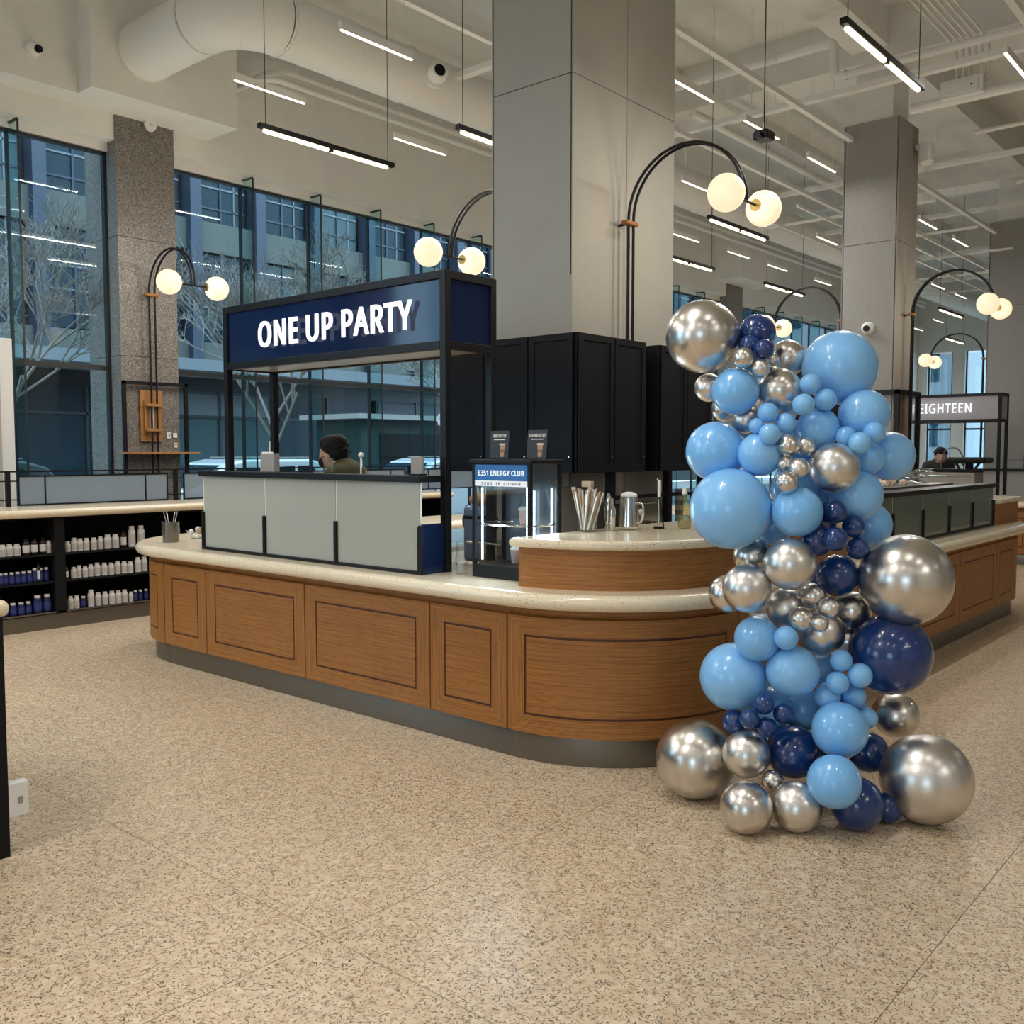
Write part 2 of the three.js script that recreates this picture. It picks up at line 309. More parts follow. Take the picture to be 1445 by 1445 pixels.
  for (let k = 0; k < 4; k++) single('conduit', rod(V(-3.1 + k * .09, 6.5 - k * .01, -13.1), V(-3.1 + k * .09, 6.5 - k * .01, -30), .018, 6), M.pipe, 'thin painted conduit running lengthwise beyond the grey column head', 'conduit', null, null, 'conduits beyond the column head');
  const grid = []; for (const x of [-7.4, -6.6, -5.8]) grid.push(span(x - .02, x + .02, 5.5, 5.54, -26, -14.5)); for (let z = -25; z < -14; z += 2.3) grid.push(span(-8, -4.9, 5.54, 5.58, z, z + .04));
  const gr = thing('cable_grid', 'open hanging grid of thin painted bars between the far ceiling lights', 'ceiling grid'); grid.forEach(g => mesh('bar', g, M.pipe, gr));
  const jb = thing('junction_box', 'painted metal junction box with drop conduits beside the grey column head', 'junction box', [-3.75, 6.2, -13.0]); mesh('box', rb(.5, .22, .16), M.pipe, jb); mesh('cover', rb(.4, .14, .02), M.white, jb, [0, 0, .085]); mesh('screw', cyl(.01, .01, .01, 8).rotateX(1.57), M.black, jb, [.12, 0, .1]);
}
// ---------- linear lights ----------
function slabAt(x, z) {                                     // underside of the concrete above a point
  let y = CEIL; if ([-8.1, -2.3, 3.1].some(b => Math.abs(x - b) < .11)) y = 7.3; if ([-5.05, .6, 5.4].some(b => Math.abs(x - b) < .26)) y = 7.1; if ([8, .75, -6.8, -13.65, -20.9, -28.1].some(b => Math.abs(z - b) < .36)) y = 6.95;
  const dx = x + 8.6; if (Math.abs(dx) < .31 && z < -6) y = 6.135 - Math.sqrt(.0992 - dx * dx); return y - .002;
}
function pendant(p, label, k) {
  const t = thing('pendant_light', label, 'lamp', [p.x, p.y, p.z], 'black linear pendant lights'), L = 1.75;
  mesh('housing', rb(.06, .05, L, .006, 0, .025, -L / 2), M.black, t);
  for (const a of [.05, .05 + .82]) { mesh('light_tube', new THREE.CapsuleGeometry(.022, .76, 4, 10).rotateX(Math.PI / 2), M.glow, t, [0, -.014, -a - .4]); }
  mesh('centre_clip', rb(.05, .05, .05, .004), M.black, t, [0, -.005, -L / 2]);
  for (const z of [-.08, -L + .08]) { const top = slabAt(p.x, p.z + z); mesh('suspension_cable', cyl(.004, .004, top - p.y - .05, 5), M.blackMatt, t, [0, (top - p.y + .05) / 2, z]); }
  area(.05, 1.62, LAMP_PENDANT, NEUTRAL, [p.x, p.y - .045, p.z - L / 2], [p.x, p.y - 3, p.z - L / 2]);
}
function strip(p, label, group, L = .88, lit = true) {
  const t = thing('strip_light', label, 'lamp', [p.x, p.y, p.z], group);
  mesh('housing', bx(.04, .07, L, 0, .04, -L / 2), M.pipe, t); mesh('light_strip', bx(.022, .012, L - .02, 0, .001, -L / 2), M.glowThin, t);
  for (const z of [-.1, -L + .1]) { const top = slabAt(p.x, p.z + z); mesh('suspension_cable', cyl(.003, .003, top - p.y - .07, 5), M.pipe, t, [0, (top - p.y + .07) / 2, z]); }
  if (lit) area(.022, L, LAMP_STRIP, NEUTRAL, [p.x, p.y - .012, p.z - L / 2], [p.x, p.y - 3, p.z - L / 2]);
}
{
  const B = [[365, 180, 'black twin-tube pendant light hanging before the windows beside the soffit box'], [645, 182, 'black twin-tube pendant light half hidden behind the plastered column'], [1190, 33, 'black twin-tube pendant light hanging in front of the grey column'],
    [1000, 308, 'black twin-tube pendant light beyond the plastered column under its globe lamp'], [931, 359.5, 'black twin-tube pendant light seen past the plastered column edge'], [1079, 401, 'black twin-tube pendant light above the far double globe lamp'], [1325, 436, 'small far black twin-tube pendant light beyond the grey column'], [1334, 477, 'small far black twin-tube pendant light above the farthest globe lamp']];
  for (const [x, y, l] of B) pendant(onY(x, y, 4.8), l);
  for (const [x, z] of [[-8.1, 1.2], [-8.1, 4.4], [-6.6, 1.2], [-6.6, 4.4], [-2.9, -1.6], [-2.9, 2.2], [5, -1], [5, 4]]) pendant(V(x, 4.8, z), 'black twin-tube pendant light in the hall bays towards the plain back wall');
  const W = [[480, 42], [330, 113], [556, 195], [946, 111], [1050, 170], [1140, 222], [1418, 75], [950, 330], [1027, 355], [1084, 374], [1150, 395.5], [962, 255], [1153, 334], [1297, 310], [1345, 337], [1315, 401], [1348, 415], [1317, 451], [1289, 463]];
  W.forEach(([x, y], i) => strip(onY(x, y, 5.4), i === 0 ? 'white strip light hung in front of the round duct' : i === 1 ? 'white strip light below the duct elbow near the soffit corner' : i === 2 ? 'white strip light over the pair of pipes above the windows' : i < 7 ? 'short white strip light hung from a ceiling channel' : 'short white strip light far back in the hall', i < 3 ? undefined : i < 7 ? 'strip lights under the channels' : 'strip lights far back in the hall'));
  for (const x of [-8.6, -5.27, -2.54, -.4, 1.8, 4.6, 7.2]) for (const z of [9, 5.2, 1.6, -2.2]) strip(V(x, 5.4, z), 'white strip light in the hall bays towards the plain back wall', 'strip lights towards the back wall');
  for (const [x, z] of [-9.7, -7.6].flatMap(x => [-2.5, -1, .6, 3.2].map(z => [x, z]))) strip(V(x, 5.4, z), 'white strip light over the aisle by the black side counter', 'strip lights over the side aisle');
  for (const x of [3.4, 6.4]) for (const z of [-6, -12, -20]) strip(V(x, 5.4, z), 'white strip light in the hall bays along the windowless wall', 'strip lights along the windowless wall');
}

// ---------- arc lamps ----------
const globeGeo = new THREE.SphereGeometry(.137, 32, 24);
function arcLamp(x, z, dir, label, opt = {}) {            // dir +1 swings towards +x; the pair of tubes stands at x, z
  const t = thing('arc_lamp', label, 'lamp', [x, 0, z], opt.group), R = opt.R || .515, base = opt.base || 1.5, y = 3.555, o = .036;
  for (const s of [-o, o]) {
    const pts = [V(0, base, s), V(0, (base + y) / 2, s), V(0, y - .05, s)];
    for (let a = 0; a <= 1.001; a += 1 / 16) { const th = Math.PI * a; pts.push(V(dir * R * (1 - Math.cos(th)), y + R * Math.sin(th), s * (1 - .45 * a))); }
    mesh('tube', tube(pts, .0125, 90, 8), M.black, t);
  }
  mesh('wood_clamp', rb(.07, .035, .17, .012), M.oak, t, [-dir * .01, y - .02, 0]);
  mesh('clamp_pin', rod(V(-dir * .13, y - .02, 0), V(-dir * .01, y - .02, 0), .01), M.black, t);
  const ex = dir * 2 * R, ey = y - .01;
  mesh('cross_bar', rod(V(ex, ey, -.2), V(ex, ey, .2), .009), M.blackMatt, t);
  for (const s of [1, -1]) {
    const g = mesh('globe', globeGeo, M.globe, t, [ex, ey, s * .3]);
    mesh('brass_cap', cyl(.045, .045, .02, 20).rotateX(Math.PI / 2), M.brass, g, [0, 0, -s * .135]);
    const l = new THREE.PointLight(WARM, LAMP_GLOBE); l.position.set(x + ex, ey, z + s * .3); l.shadow.radius = 6; scene.add(l);
  }
  return t;
}
arcLamp(-4.5, -6.72, 1, 'arching double globe lamp on the broad side of the big plastered column');
arcLamp(-5.58, -6.75, -1, 'arching double globe lamp behind the big plastered column above the lit shop sign');
arcLamp(-4.5, -13.62, 1, 'arching double globe lamp on the near face of the tall grey column');
arcLamp(-5.5, -13.62, -1, 'arching double globe lamp seen past the far side of the tall grey column');
arcLamp(-5.5, -20.9, -1, 'small far arching double globe lamp above the second shop sign');
arcLamp(-4.5, .72, 1, 'arching double globe lamp on the column near the black side counter', { base: 1.6 });
const wl2 = arcLamp(-10.86, -5.98, 1, 'arching double globe lamp on the speckled granite pillar', { R: .46, base: 1.12 });
{
  const b = mesh('wood_board', rb(.03, .62, .28, .006), M.oakPale, wl2, [-.085, 2.09, 0]);
  for (const y of [2.22, 1.92]) mesh('wood_bracket', rb(.09, .035, .2, .006), M.oakPale, wl2, [-.03, y, 0]);
  for (const s of [-.085, .085]) mesh('wood_rail', rb(.03, .4, .035, .006), M.oakPale, wl2, [-.055, 2.08, s]);
  mesh('light_bar', rb(.02, .34, .04, .004), M.white, wl2, [-.062, 2.07, 0]);
  const f = thing('wall_frame', 'black metal frame standing around the base of the granite pillar', 'frame', [-10.9, 0, 0]);
  mesh('post', span(-.02, .02, 1.1, 2.5, -5.64, -5.60), M.black, f); mesh('post', span(-.02, .02, 1.1, 2.5, -6.44, -6.40), M.black, f); mesh('top_bar', span(-.02, .02, 2.46, 2.5, -6.44, -5.60), M.black, f);
  mesh('post_foot', span(-.02, .02, 0, 1.1, -5.64, -5.60), M.black, f); mesh('post_foot', span(-.02, .02, 0, 1.1, -6.44, -6.40), M.black, f);
  single('wall_ledge', rspan(-10.96, -10.72, 1.63, 1.655, -6.5, -5.58, .005), M.oakPale, 'thin wooden ledge across the granite pillar frame', 'ledge');
  const so = thing('wall_socket', 'white double wall plate on granite pillar beside the wood board', 'socket', [-10.96, 1.86, -6.22]); mesh('plate', rb(.012, .075, .06, .004), M.white, so); mesh('plate', rb(.012, .06, .055, .004), M.white, so, [0, 0, -.08]); mesh('switch_rocker', rb(.008, .03, .02, .003), M.grey, so, [.008, 0, 0]);
  const so2 = thing('wall_tag', 'little white tag on the granite pillar below the double wall plate', 'tag', [-10.96, 1.74, -6.31]); mesh('plate', rb(.008, .06, .04, .004), M.white, so2); mesh('tag_mark', rb(.004, .012, .02, .001), M.black, so2, [.005, .008, 0]);
}

// ---------- island counter: outline path ----------
const R0 = .89, XA = -6.9, XB = -3.34, ZA = -4.735, ZE = -10.64;
// u runs: 0 at the start of the left front arc, along the front, round the right corner and down the right side
const ARC = R0 * Math.PI / 2, uF = ARC, uR = uF + (XB - XA), uS = uR + ARC, uE = uS + (ZA - ZE), uT = uE + ARC;
const outline = (u, d) => {
  const r = R0 + d;
  if (u < 0) return [XA - r, ZA + u];
  if (u < uF) { const a = u / R0; return [XA - r * Math.cos(a), ZA + r * Math.sin(a)]; }
  if (u <= uR) return [XA + (u - uF), ZA + r];
  if (u < uS) { const a = (u - uR) / R0; return [XB + r * Math.sin(a), ZA + r * Math.cos(a)]; }
  if (u <= uE) return [XB + r, ZA - (u - uS)];
  if (u < uT) { const a = (u - uE) / R0; return [XB + r * Math.cos(a), ZE - r * Math.sin(a)]; }
  return [XB - (u - uT), ZE - r];
};
function sweep(prof, us, path) {                                      // profile of (d, y) swept along the path, uv in metres
  const P = [], UV = []; let s = [0]; for (let i = 1; i < prof.length; i++) s[i] = s[i - 1] + Math.hypot(prof[i][0] - prof[i - 1][0], prof[i][1] - prof[i - 1][1]);
  const pos = [], idx = [], m = prof.length;
  us.forEach(u => prof.forEach((q, j) => { const a = path(u, q[0]); pos.push(a[0], q[1], a[1]); UV.push(u, s[j]); }));
  for (let i = 0; i < us.length - 1; i++) for (let j = 0; j < m - 1; j++) { const a = i * m + j, b = a + m; idx.push(a, b, a + 1, b, b + 1, a + 1); }
  const g = new THREE.BufferGeometry(); g.setAttribute('position', new THREE.Float32BufferAttribute(pos, 3)); g.setAttribute('uv', new THREE.Float32BufferAttribute(UV, 2)); g.setIndex(idx); g.computeVertexNormals(); return g;
}
const steps = (a, b, n) => Array.from({ length: n + 1 }, (_, i) => a + (b - a) * i / n);
const loopUs = [-6.4, -.01, ...steps(0, uF, 20), ...steps(uF + .01, uR, 2), ...steps(uR, uS, 24), uE, ...steps(uE, uT, 16), uT + 3.6];
function bullnose(d0, d1, y0, y1, n = 8) { const r = (y1 - y0) / 2, pr = [[d0, y0]]; for (let i = 0; i <= n; i++) { const a = -Math.PI / 2 + Math.PI * i / n; pr.push([d1 - r + r * Math.cos(a), (y0 + y1) / 2 + r * Math.sin(a)]); } pr.push([d0, y1]); pr.push([d0, y0]); return pr; }
function island(z, s = '') {
  const at = [0, 0, z], far = z < -1;
  single('worktop', sweep(bullnose(-.68, .1, .838, .925, 10), loopUs, outline), M.stone, far ? 'cream stone worktop with rounded edge on the far shop island' : 'cream speckled stone worktop with a thick rounded edge on the oak island', 'worktop', at);
  single('plinth', sweep([[-.06, 0], [-.04, 0], [-.04, .16], [-.06, .16]], loopUs, outline), M.steel, far ? 'brushed steel kick plate under the far oak island' : 'brushed steel kick plate under the near oak island', 'kick plate', at);
  single('cornice', sweep([[-.06, .785], [-.015, .785], [-.015, .838], [-.06, .838]], loopUs, outline), M.oak, far ? 'recessed oak band under the far island worktop' : 'recessed oak band under the near island worktop', 'trim', at);
  const cuts = [[-1.17, 0], [0, uF], [uF, uF + .595], [uF + .595, uF + 1.78], [uF + 1.78, uF + 2.957], [uF + 2.957, uR - .011], [uR - .011, uS], [uS, uS + .56], [uS + .56, uS + 1.73], [uS + 1.73, uS + 2.9], [uS + 2.9, uS + 4.06], [uS + 4.06, uS + 5.23], [uS + 5.23, uE], [uE, uT], [uT, uT + 1.2]];
  const words = ['plain oak end cabinet on the window side of the counter', 'curved oak cabinet at the rounded corner beside the bottle shelves', 'narrow oak cabinet below the spoon canister', 'wide oak cabinet under the first frosted screen panels', 'wide oak cabinet under the last frosted screen panel', 'narrow oak cabinet below the drinks fridge', 'broad curved oak cabinet below the raised bar', 'narrow oak cabinet just round the corner from the curved one', 'oak side cabinet behind the balloon column', 'oak side cabinet behind the big balloons', 'oak side cabinet showing beside the large silver balloon', 'square oak cabinet below the green glass screens', 'narrow oak cabinet at the far end of the side', 'curved oak cabinet at the far corner', 'oak cabinet on the far short side'];
  cuts.forEach(([a, b], k) => {
    if (far && (k < 2 || k > 9)) return;
    const mid = outline((a + b) / 2, 0), t = thing('counter_cabinet', words[k] + (far ? ' of the far island' : ''), 'cabinet', [mid[0], 0, mid[1] + z]);
    const path = (u, d) => { const q = outline(u, d); return [q[0] - mid[0], q[1] - mid[1]]; };
    const curved = (k === 1 || k === 6 || k === 13), n = curved ? 18 : 1, e = .005, y0 = .16, y1 = .785, f = .11, g = .013, ins = .122, uo = rnd(0, 3);
    const A = a + e, B = b - e;
    mesh('body', slab(path, a, b, a, b, y0, y1 + .04, -.45, -.022, n), M.gap, t);
    mesh('bottom_rail', slab(path, A, B, A + ins - g, B - ins + g, y0, y0 + f - g, -.022, 0, n, 0, uo), M.oak, t);
    mesh('top_rail', slab(path, A + ins - g, B - ins + g, A, B, y1 - f + g, y1, -.022, 0, n, 0, uo + .7), M.oak, t);
    const sN = curved ? 4 : 1;
    const stile = (u0, u1, l) => { // mitred by building it in three bands
      const q = (v0, v1, p0, p1, r0, r1) => slab(path, p0, p1, r0, r1, v0, v1, -.022, 0, sN, 1, uo + (l ? .3 : 1.1));
      const yb = y0 + f - g, yt = y1 - f + g;
      return l ? merge([q(y0, yb, u0, u0 + .0005, u0, u1), q(yb, yt, u0, u1, u0, u1), q(yt, y1, u0, u1, u0, u0 + .0005)]) : merge([q(y0, yb, u1 - .0005, u1, u0, u1), q(yb, yt, u0, u1, u0, u1), q(yt, y1, u0, u1, u1 - .0005, u1)]);
    };
    mesh('stile', stile(A, A + ins - g, true), M.oak, t); mesh('stile', stile(B - ins + g, B, false), M.oak, t);
    mesh('inlay', slab(path, A + ins - g, B - ins + g, A + ins - g, B - ins + g, y0 + f - g, y1 - f + g, -.022, -.005, n), M.inlay, t);
    mesh('field_panel', slab(path, A + ins, B - ins, A + ins, B - ins, y0 + f, y1 - f, -.02, -.001, n, 0, uo + 1.6), M.oak, t);
  });
}
island(0);
island(-11.65);

// ---------- raised bar on the corner ----------
function cornerBar(z, label, x0, zEnd) {
  const t = thing('raised_bar', label, 'bar counter', [0, 0, z]);
  const path = outline, d = -.095, uA = uF + (x0 - XA), uB = uS + (ZA - zEnd);
  const us = [uA, ...steps(uR + .001, uS, 20), uB];
  const out = us.map(u => path(u, d)), sh = (off) => { const s = new THREE.Shape(), o = us.map(u => path(u, d + off)); s.moveTo(o[0][0] - off, -o[0][1]); o.forEach(p => s.lineTo(p[0], -p[1])); s.lineTo(o[o.length - 1][0], -(zEnd - off)); s.lineTo(x0 - off, -(zEnd - off)); s.closePath(); return s; };
  const rise = []; for (let i = 0; i < us.length - 1; i++) rise.push(slab(path, us[i], us[i + 1], us[i], us[i + 1], .925, 1.14, d - .03, d, 1));
  mesh('oak_riser', merge(rise), M.oak, t);
  mesh('oak_end', ub(.02, .215, out[0][1] - zEnd, x0 + .01, 1.0325, (out[0][1] + zEnd) / 2), M.oak, t);
  mesh('stone_top', uvm(new THREE.ExtrudeGeometry(sh(.015), { depth: .01, bevelEnabled: true, bevelThickness: .02, bevelSize: .022, bevelSegments: 5 }).rotateX(-Math.PI / 2).translate(0, 1.16, 0)), M.stone, t);
}
cornerBar(0, 'raised curved oak bar with a stone top beside the drinks fridge', -3.35, -6.7);
cornerBar(-11.65, 'raised oak bar with a stone top on the far island', -3.36, -6.9);
{ // far end bar
  const t = thing('raised_bar', 'small raised oak bar beyond the green glass screens', 'bar counter', [-3.05, .925, -10.85]);
  mesh('oak_riser', ub(.95, .21, .8, 0, .105, 0), M.oak, t); mesh('stone_top', rb(1.02, .05, .88, .024, 0, .235, 0, 4), M.stone, t);
}
// ---------- glass screens ----------
function screens(label, n, x0, x1, place, mat, group, H = .55, hp = .285) {                    // along local x, front towards +z
  const t = thing('glass_screen', label, 'screen', place.pos, group); t.rotation.y = place.turn || 0;
  const w = (x1 - x0) / n;
  for (let i = 0; i < n; i++) mesh('frosted_panel', span(x0 + i * w + .008, x0 + (i + 1) * w - .008, .018, H, -.006, .006), mat, t);
  mesh('base_rail', rspan(x0 - .01, x1 + .01, 0, .022, -.02, .02, .004), M.black, t);
  for (let i = 0; i <= n; i++) { mesh('post', rspan(x0 + i * w - .014, x0 + i * w + .014, 0, hp, -.014, .022, .003), M.black, t); mesh('edge_strip', span(x0 + i * w - .004, x0 + i * w + .004, .285 * H / .55, H, -.004, .004), M.white, t); }
  mesh('cap_shelf', rspan(x0 - .02, x1 + .02, H - .002, H + .038, -.15, .035, .005), M.black, t);
  return t;
}
screens('row of three frosted glass screens with a black cap shelf on the island counter', 3, -6.44, -4.1, { pos: [0, .925, -3.93] }, M.frosted);
const greenGlass = phy({ color: lin(.16, .21, .17), roughness: .12, transmission: .25, thickness: 0, clearcoat: .4 });
const sideScreens = screens('row of dark green glass screens with a black cap on the side of the island', 5, 0, 3.55, { pos: [-2.6, .925, -6.8], turn: Math.PI / 2 }, greenGlass, undefined, .382, .255);
{
  const t = thing('end_screen', 'glossy navy end panel between the frosted screens and the sign post', 'panel', [-4.085, .925, -4.02]);
  mesh('sheet', rspan(-.008, .008, 0, .3, -.1, .1, .003), M.navy, t); mesh('edge_bar', rspan(-.014, .014, 0, .295, .098, .118, .003), M.black, t);
}
// ---------- sign canopy ----------
function signText(str, f, mat, parent, x0, x1, base, z, size, depth, fat = 0) {
  const adv = ch => (f.data.glyphs[ch] || f.data.glyphs['?']).ha / f.data.resolution * size;
  let W = 0; for (const c of str) W += adv(c); const k = (x1 - x0) / W; let x = x0;
  for (const c of str) {
    if (c !== ' ') { const g = new TextGeometry(c, { font: f, size, depth, curveSegments: 6, bevelEnabled: fat > 0, bevelSize: fat, bevelThickness: .002, bevelSegments: 1 }); g.scale(k * .93, 1, 1); mesh('letter', g, mat, parent, [x + adv(c) * k * .03, base, z]); }
    x += adv(c) * k;
  }
}
function signCanopy(label, p) {
  const { x0, x1, z1, z0, yb, yt, foot } = p, b = .05, t = thing('sign_canopy', label, 'sign');
  const post = (x, z, y0, y1) => mesh('post', rspan(x - b / 2, x + b / 2, y0, y1, z - b / 2, z + b / 2, .004), M.black, t);
  const i0 = x0 + b / 2, i1 = x1 - b / 2, j0 = z0 + b / 2, j1 = z1 - b / 2;
  post(i0, j1, p.leftFoot || foot, yt); post(i1, j1, foot, yt); post(i0, j0, foot, yt); post(i1, j0, foot, yt);
  for (const y of [yb, yt]) { const a = y === yb ? yb : yt - b; for (const z of [j0, j1]) mesh('long_bar', rspan(x0 + b, x1 - b, a, a + b, z - b / 2, z + b / 2, .004), M.black, t); for (const x of [i0, i1]) mesh('short_bar', rspan(x - b / 2, x + b / 2, a, a + b, z0 + b, z1 - b, .004), M.black, t); }
  t.userData.face = mesh('front_panel', span(x0 + b, x1 - b, yb + b, yt - b, z1 - .03, z1 - .018), p.panel, t); mesh('back_panel', span(x0 + b, x1 - b, yb + b, yt - b, z0 + .018, z0 + .03), p.panel, t);
  for (const x of [x0 + .018, x1 - .03]) mesh('side_panel', span(x, x + .012, yb + b, yt - b, z0 + b, z1 - b), p.panel, t);
  mesh('underside', span(x0 + b, x1 - b, yb + .01, yb + .03, z0 + b, z1 - b), p.under, t); mesh('roof', span(x0 + b, x1 - b, yt - .03, yt - .01, z0 + b, z1 - b), M.black, t);
  const face = t.userData.face; delete t.userData.face; t.face = face;
  return t;
}
const underMat = std({ color: lin(.55, .53, .5), metalness: .55, roughness: .32 });
{
  const t = signCanopy('black framed navy shop sign canopy with glowing white letters', { x0: -6.42, x1: -4.06, z1: -4.1, z0: -4.56, yb: 2.27, yt: 2.738, foot: .925, panel: M.navy, under: underMat });
    signText('ONE UP PARTY', fontR, M.letter, t.face, -5.95, -4.33, 2.41, -4.09, .172, .012, .0045);
  for (let i = 0; i < 3; i++) area(.5, .14, 3, lin(.95, .97, 1), [-5.65 + i * .52, 2.49, -4.04], [-5.65 + i * .52, 2.49, 0]);
  const pm = std({ color: lin(.40, .38, .42), roughness: .5 });
  const t2 = signCanopy('grey shop sign canopy with white letters on the far island', { x0: -6.4, x1: -4.33, z1: -17.6, z0: -18.1, yb: 2.17, yt: 2.66, foot: .925, panel: pm, under: underMat });
  signText('PEIGHTEEN', fontR, M.letter, t2.face, -5.79, -4.775, 2.335, -17.6, .165, .02);
  area(.9, .14, 4, lin(.95, .97, 1), [-5.25, 2.42, -17.55], [-5.25, 2.42, 0]);
}
// ---------- black cabinets round the column ----------
{
  const y0 = 1.497, y1 = 2.53;
  const door = (name, label, x0, x1, z0, z1, face) => {
    const t = thing('overhead_cabinet', label, 'cabinet', [(x0 + x1) / 2, y0, (z0 + z1) / 2]), w = x1 - x0, d = z1 - z0, h = y1 - y0;
    mesh('body', bx(w, h, d, 0, h / 2, 0), M.cabinet, t);
    const P = face === 'z' ? (a, b, v0, v1, dep) => rspan(a, b, v0, v1, d / 2, d / 2 + dep, .002) : (a, b, v0, v1, dep) => rspan(w / 2, w / 2 + dep, v0, v1, a, b, .002), L = face === 'z' ? w : d, g = .003;
    const dp = mesh('door_panel', P(-L / 2 + g, L / 2 - g, g, h - g, .012), M.cabinet, t);
    const f = .055; mesh('door_rail', P(-L / 2 + g, L / 2 - g, g, f, .02), M.cabinet, dp); mesh('door_rail', P(-L / 2 + g, L / 2 - g, h - f, h - g, .02), M.cabinet, dp);
    mesh('door_stile', P(-L / 2 + g, -L / 2 + f, f, h - f, .02), M.cabinet, dp); mesh('door_stile', P(L / 2 - f, L / 2 - g, f, h - f, .02), M.cabinet, dp);
    mesh('keyhole', face === 'z' ? cyl(.006, .006, .006, 8).rotateX(1.57).translate(L / 2 - .03, .12, d / 2 + .021) : cyl(.006, .006, .006, 8).rotateZ(1.57).translate(w / 2 + .021, .12, -L / 2 + .03), M.chrome, dp);
  };
  const xr = -4.25, zf = -5.65;
  door('a', 'black overhead cupboard facing the sign, at the column corner', -4.695, -4.272, -6.08, zf, 'z');
  door('b', 'black overhead cupboard facing the sign, next to the corner one', -5.15, -4.7, -6.08, zf, 'z');
  door('c', 'black overhead cupboard facing the sign, farthest from the corner', -5.62, -5.155, -6.08, zf, 'z');
  door('d', 'black overhead cupboard on the broad column side, at the corner', -4.27, xr, -6.113, -5.655, 'x');
  door('e', 'black overhead cupboard on the broad column side, beside the gap', -4.6, xr, -6.55, -6.118, 'x');
  door('f', 'black overhead cupboard just beyond the gap in the row', -4.6, xr, -7.2, -6.78, 'x');
  door('g', 'black overhead cupboard partly behind the large silver top balloon', -4.6, xr, -7.63, -7.205, 'x');
  door('h', 'black overhead cupboard behind the topmost blue balloon', -4.6, xr, -10.0, -9.4, 'x');
  door('i', 'black overhead cupboard beyond the topmost blue balloon', -4.6, xr, -10.62, -10.02, 'x');
  const f = thing('cupboard_rack', 'black metal frame carrying the overhead cupboards above the counter', 'frame');
  for (const [x, z] of [[-4.3, -6.16], [-4.3, -7.0], [-4.3, -7.58]]) mesh('post', span(x - .03, x + .03, .9, 1.497, z - .03, z + .03), M.black, f);
  mesh('back_board', span(-4.59, -4.5, .93, 1.38, -6.13, -5.75), M.grey, f);
  mesh('cross_bar', span(-4.32, -4.28, 1.28, 1.31, -7.58, -6.16), M.black, f);
  const f2 = thing('cupboard_rack', 'black legs carrying the cupboards behind the topmost blue balloon', 'frame'); for (const z of [-9.45, -10.55]) mesh('post', span(-4.45, -4.39, 0, 1.497, z - .03, z + .03), M.black, f2); mesh('cross_bar', span(-4.44, -4.4, .4, .44, -10.52, -9.48), M.black, f2);
  // back work bench under the cupboards
  const b = thing('work_bench', 'stainless work bench standing against the column inside the island', 'bench', [0, 0, 0]);
  mesh('bench_top', rspan(-4.61, -4.0, .86, .9, -7.7, -5.5, .006), M.steel, b); mesh('bench_body', span(-4.6, -4.05, .1, .86, -7.65, -5.55), M.blackMatt, b); mesh('kick', span(-4.6, -4.1, 0, .1, -7.6, -5.6), M.black, b);
}
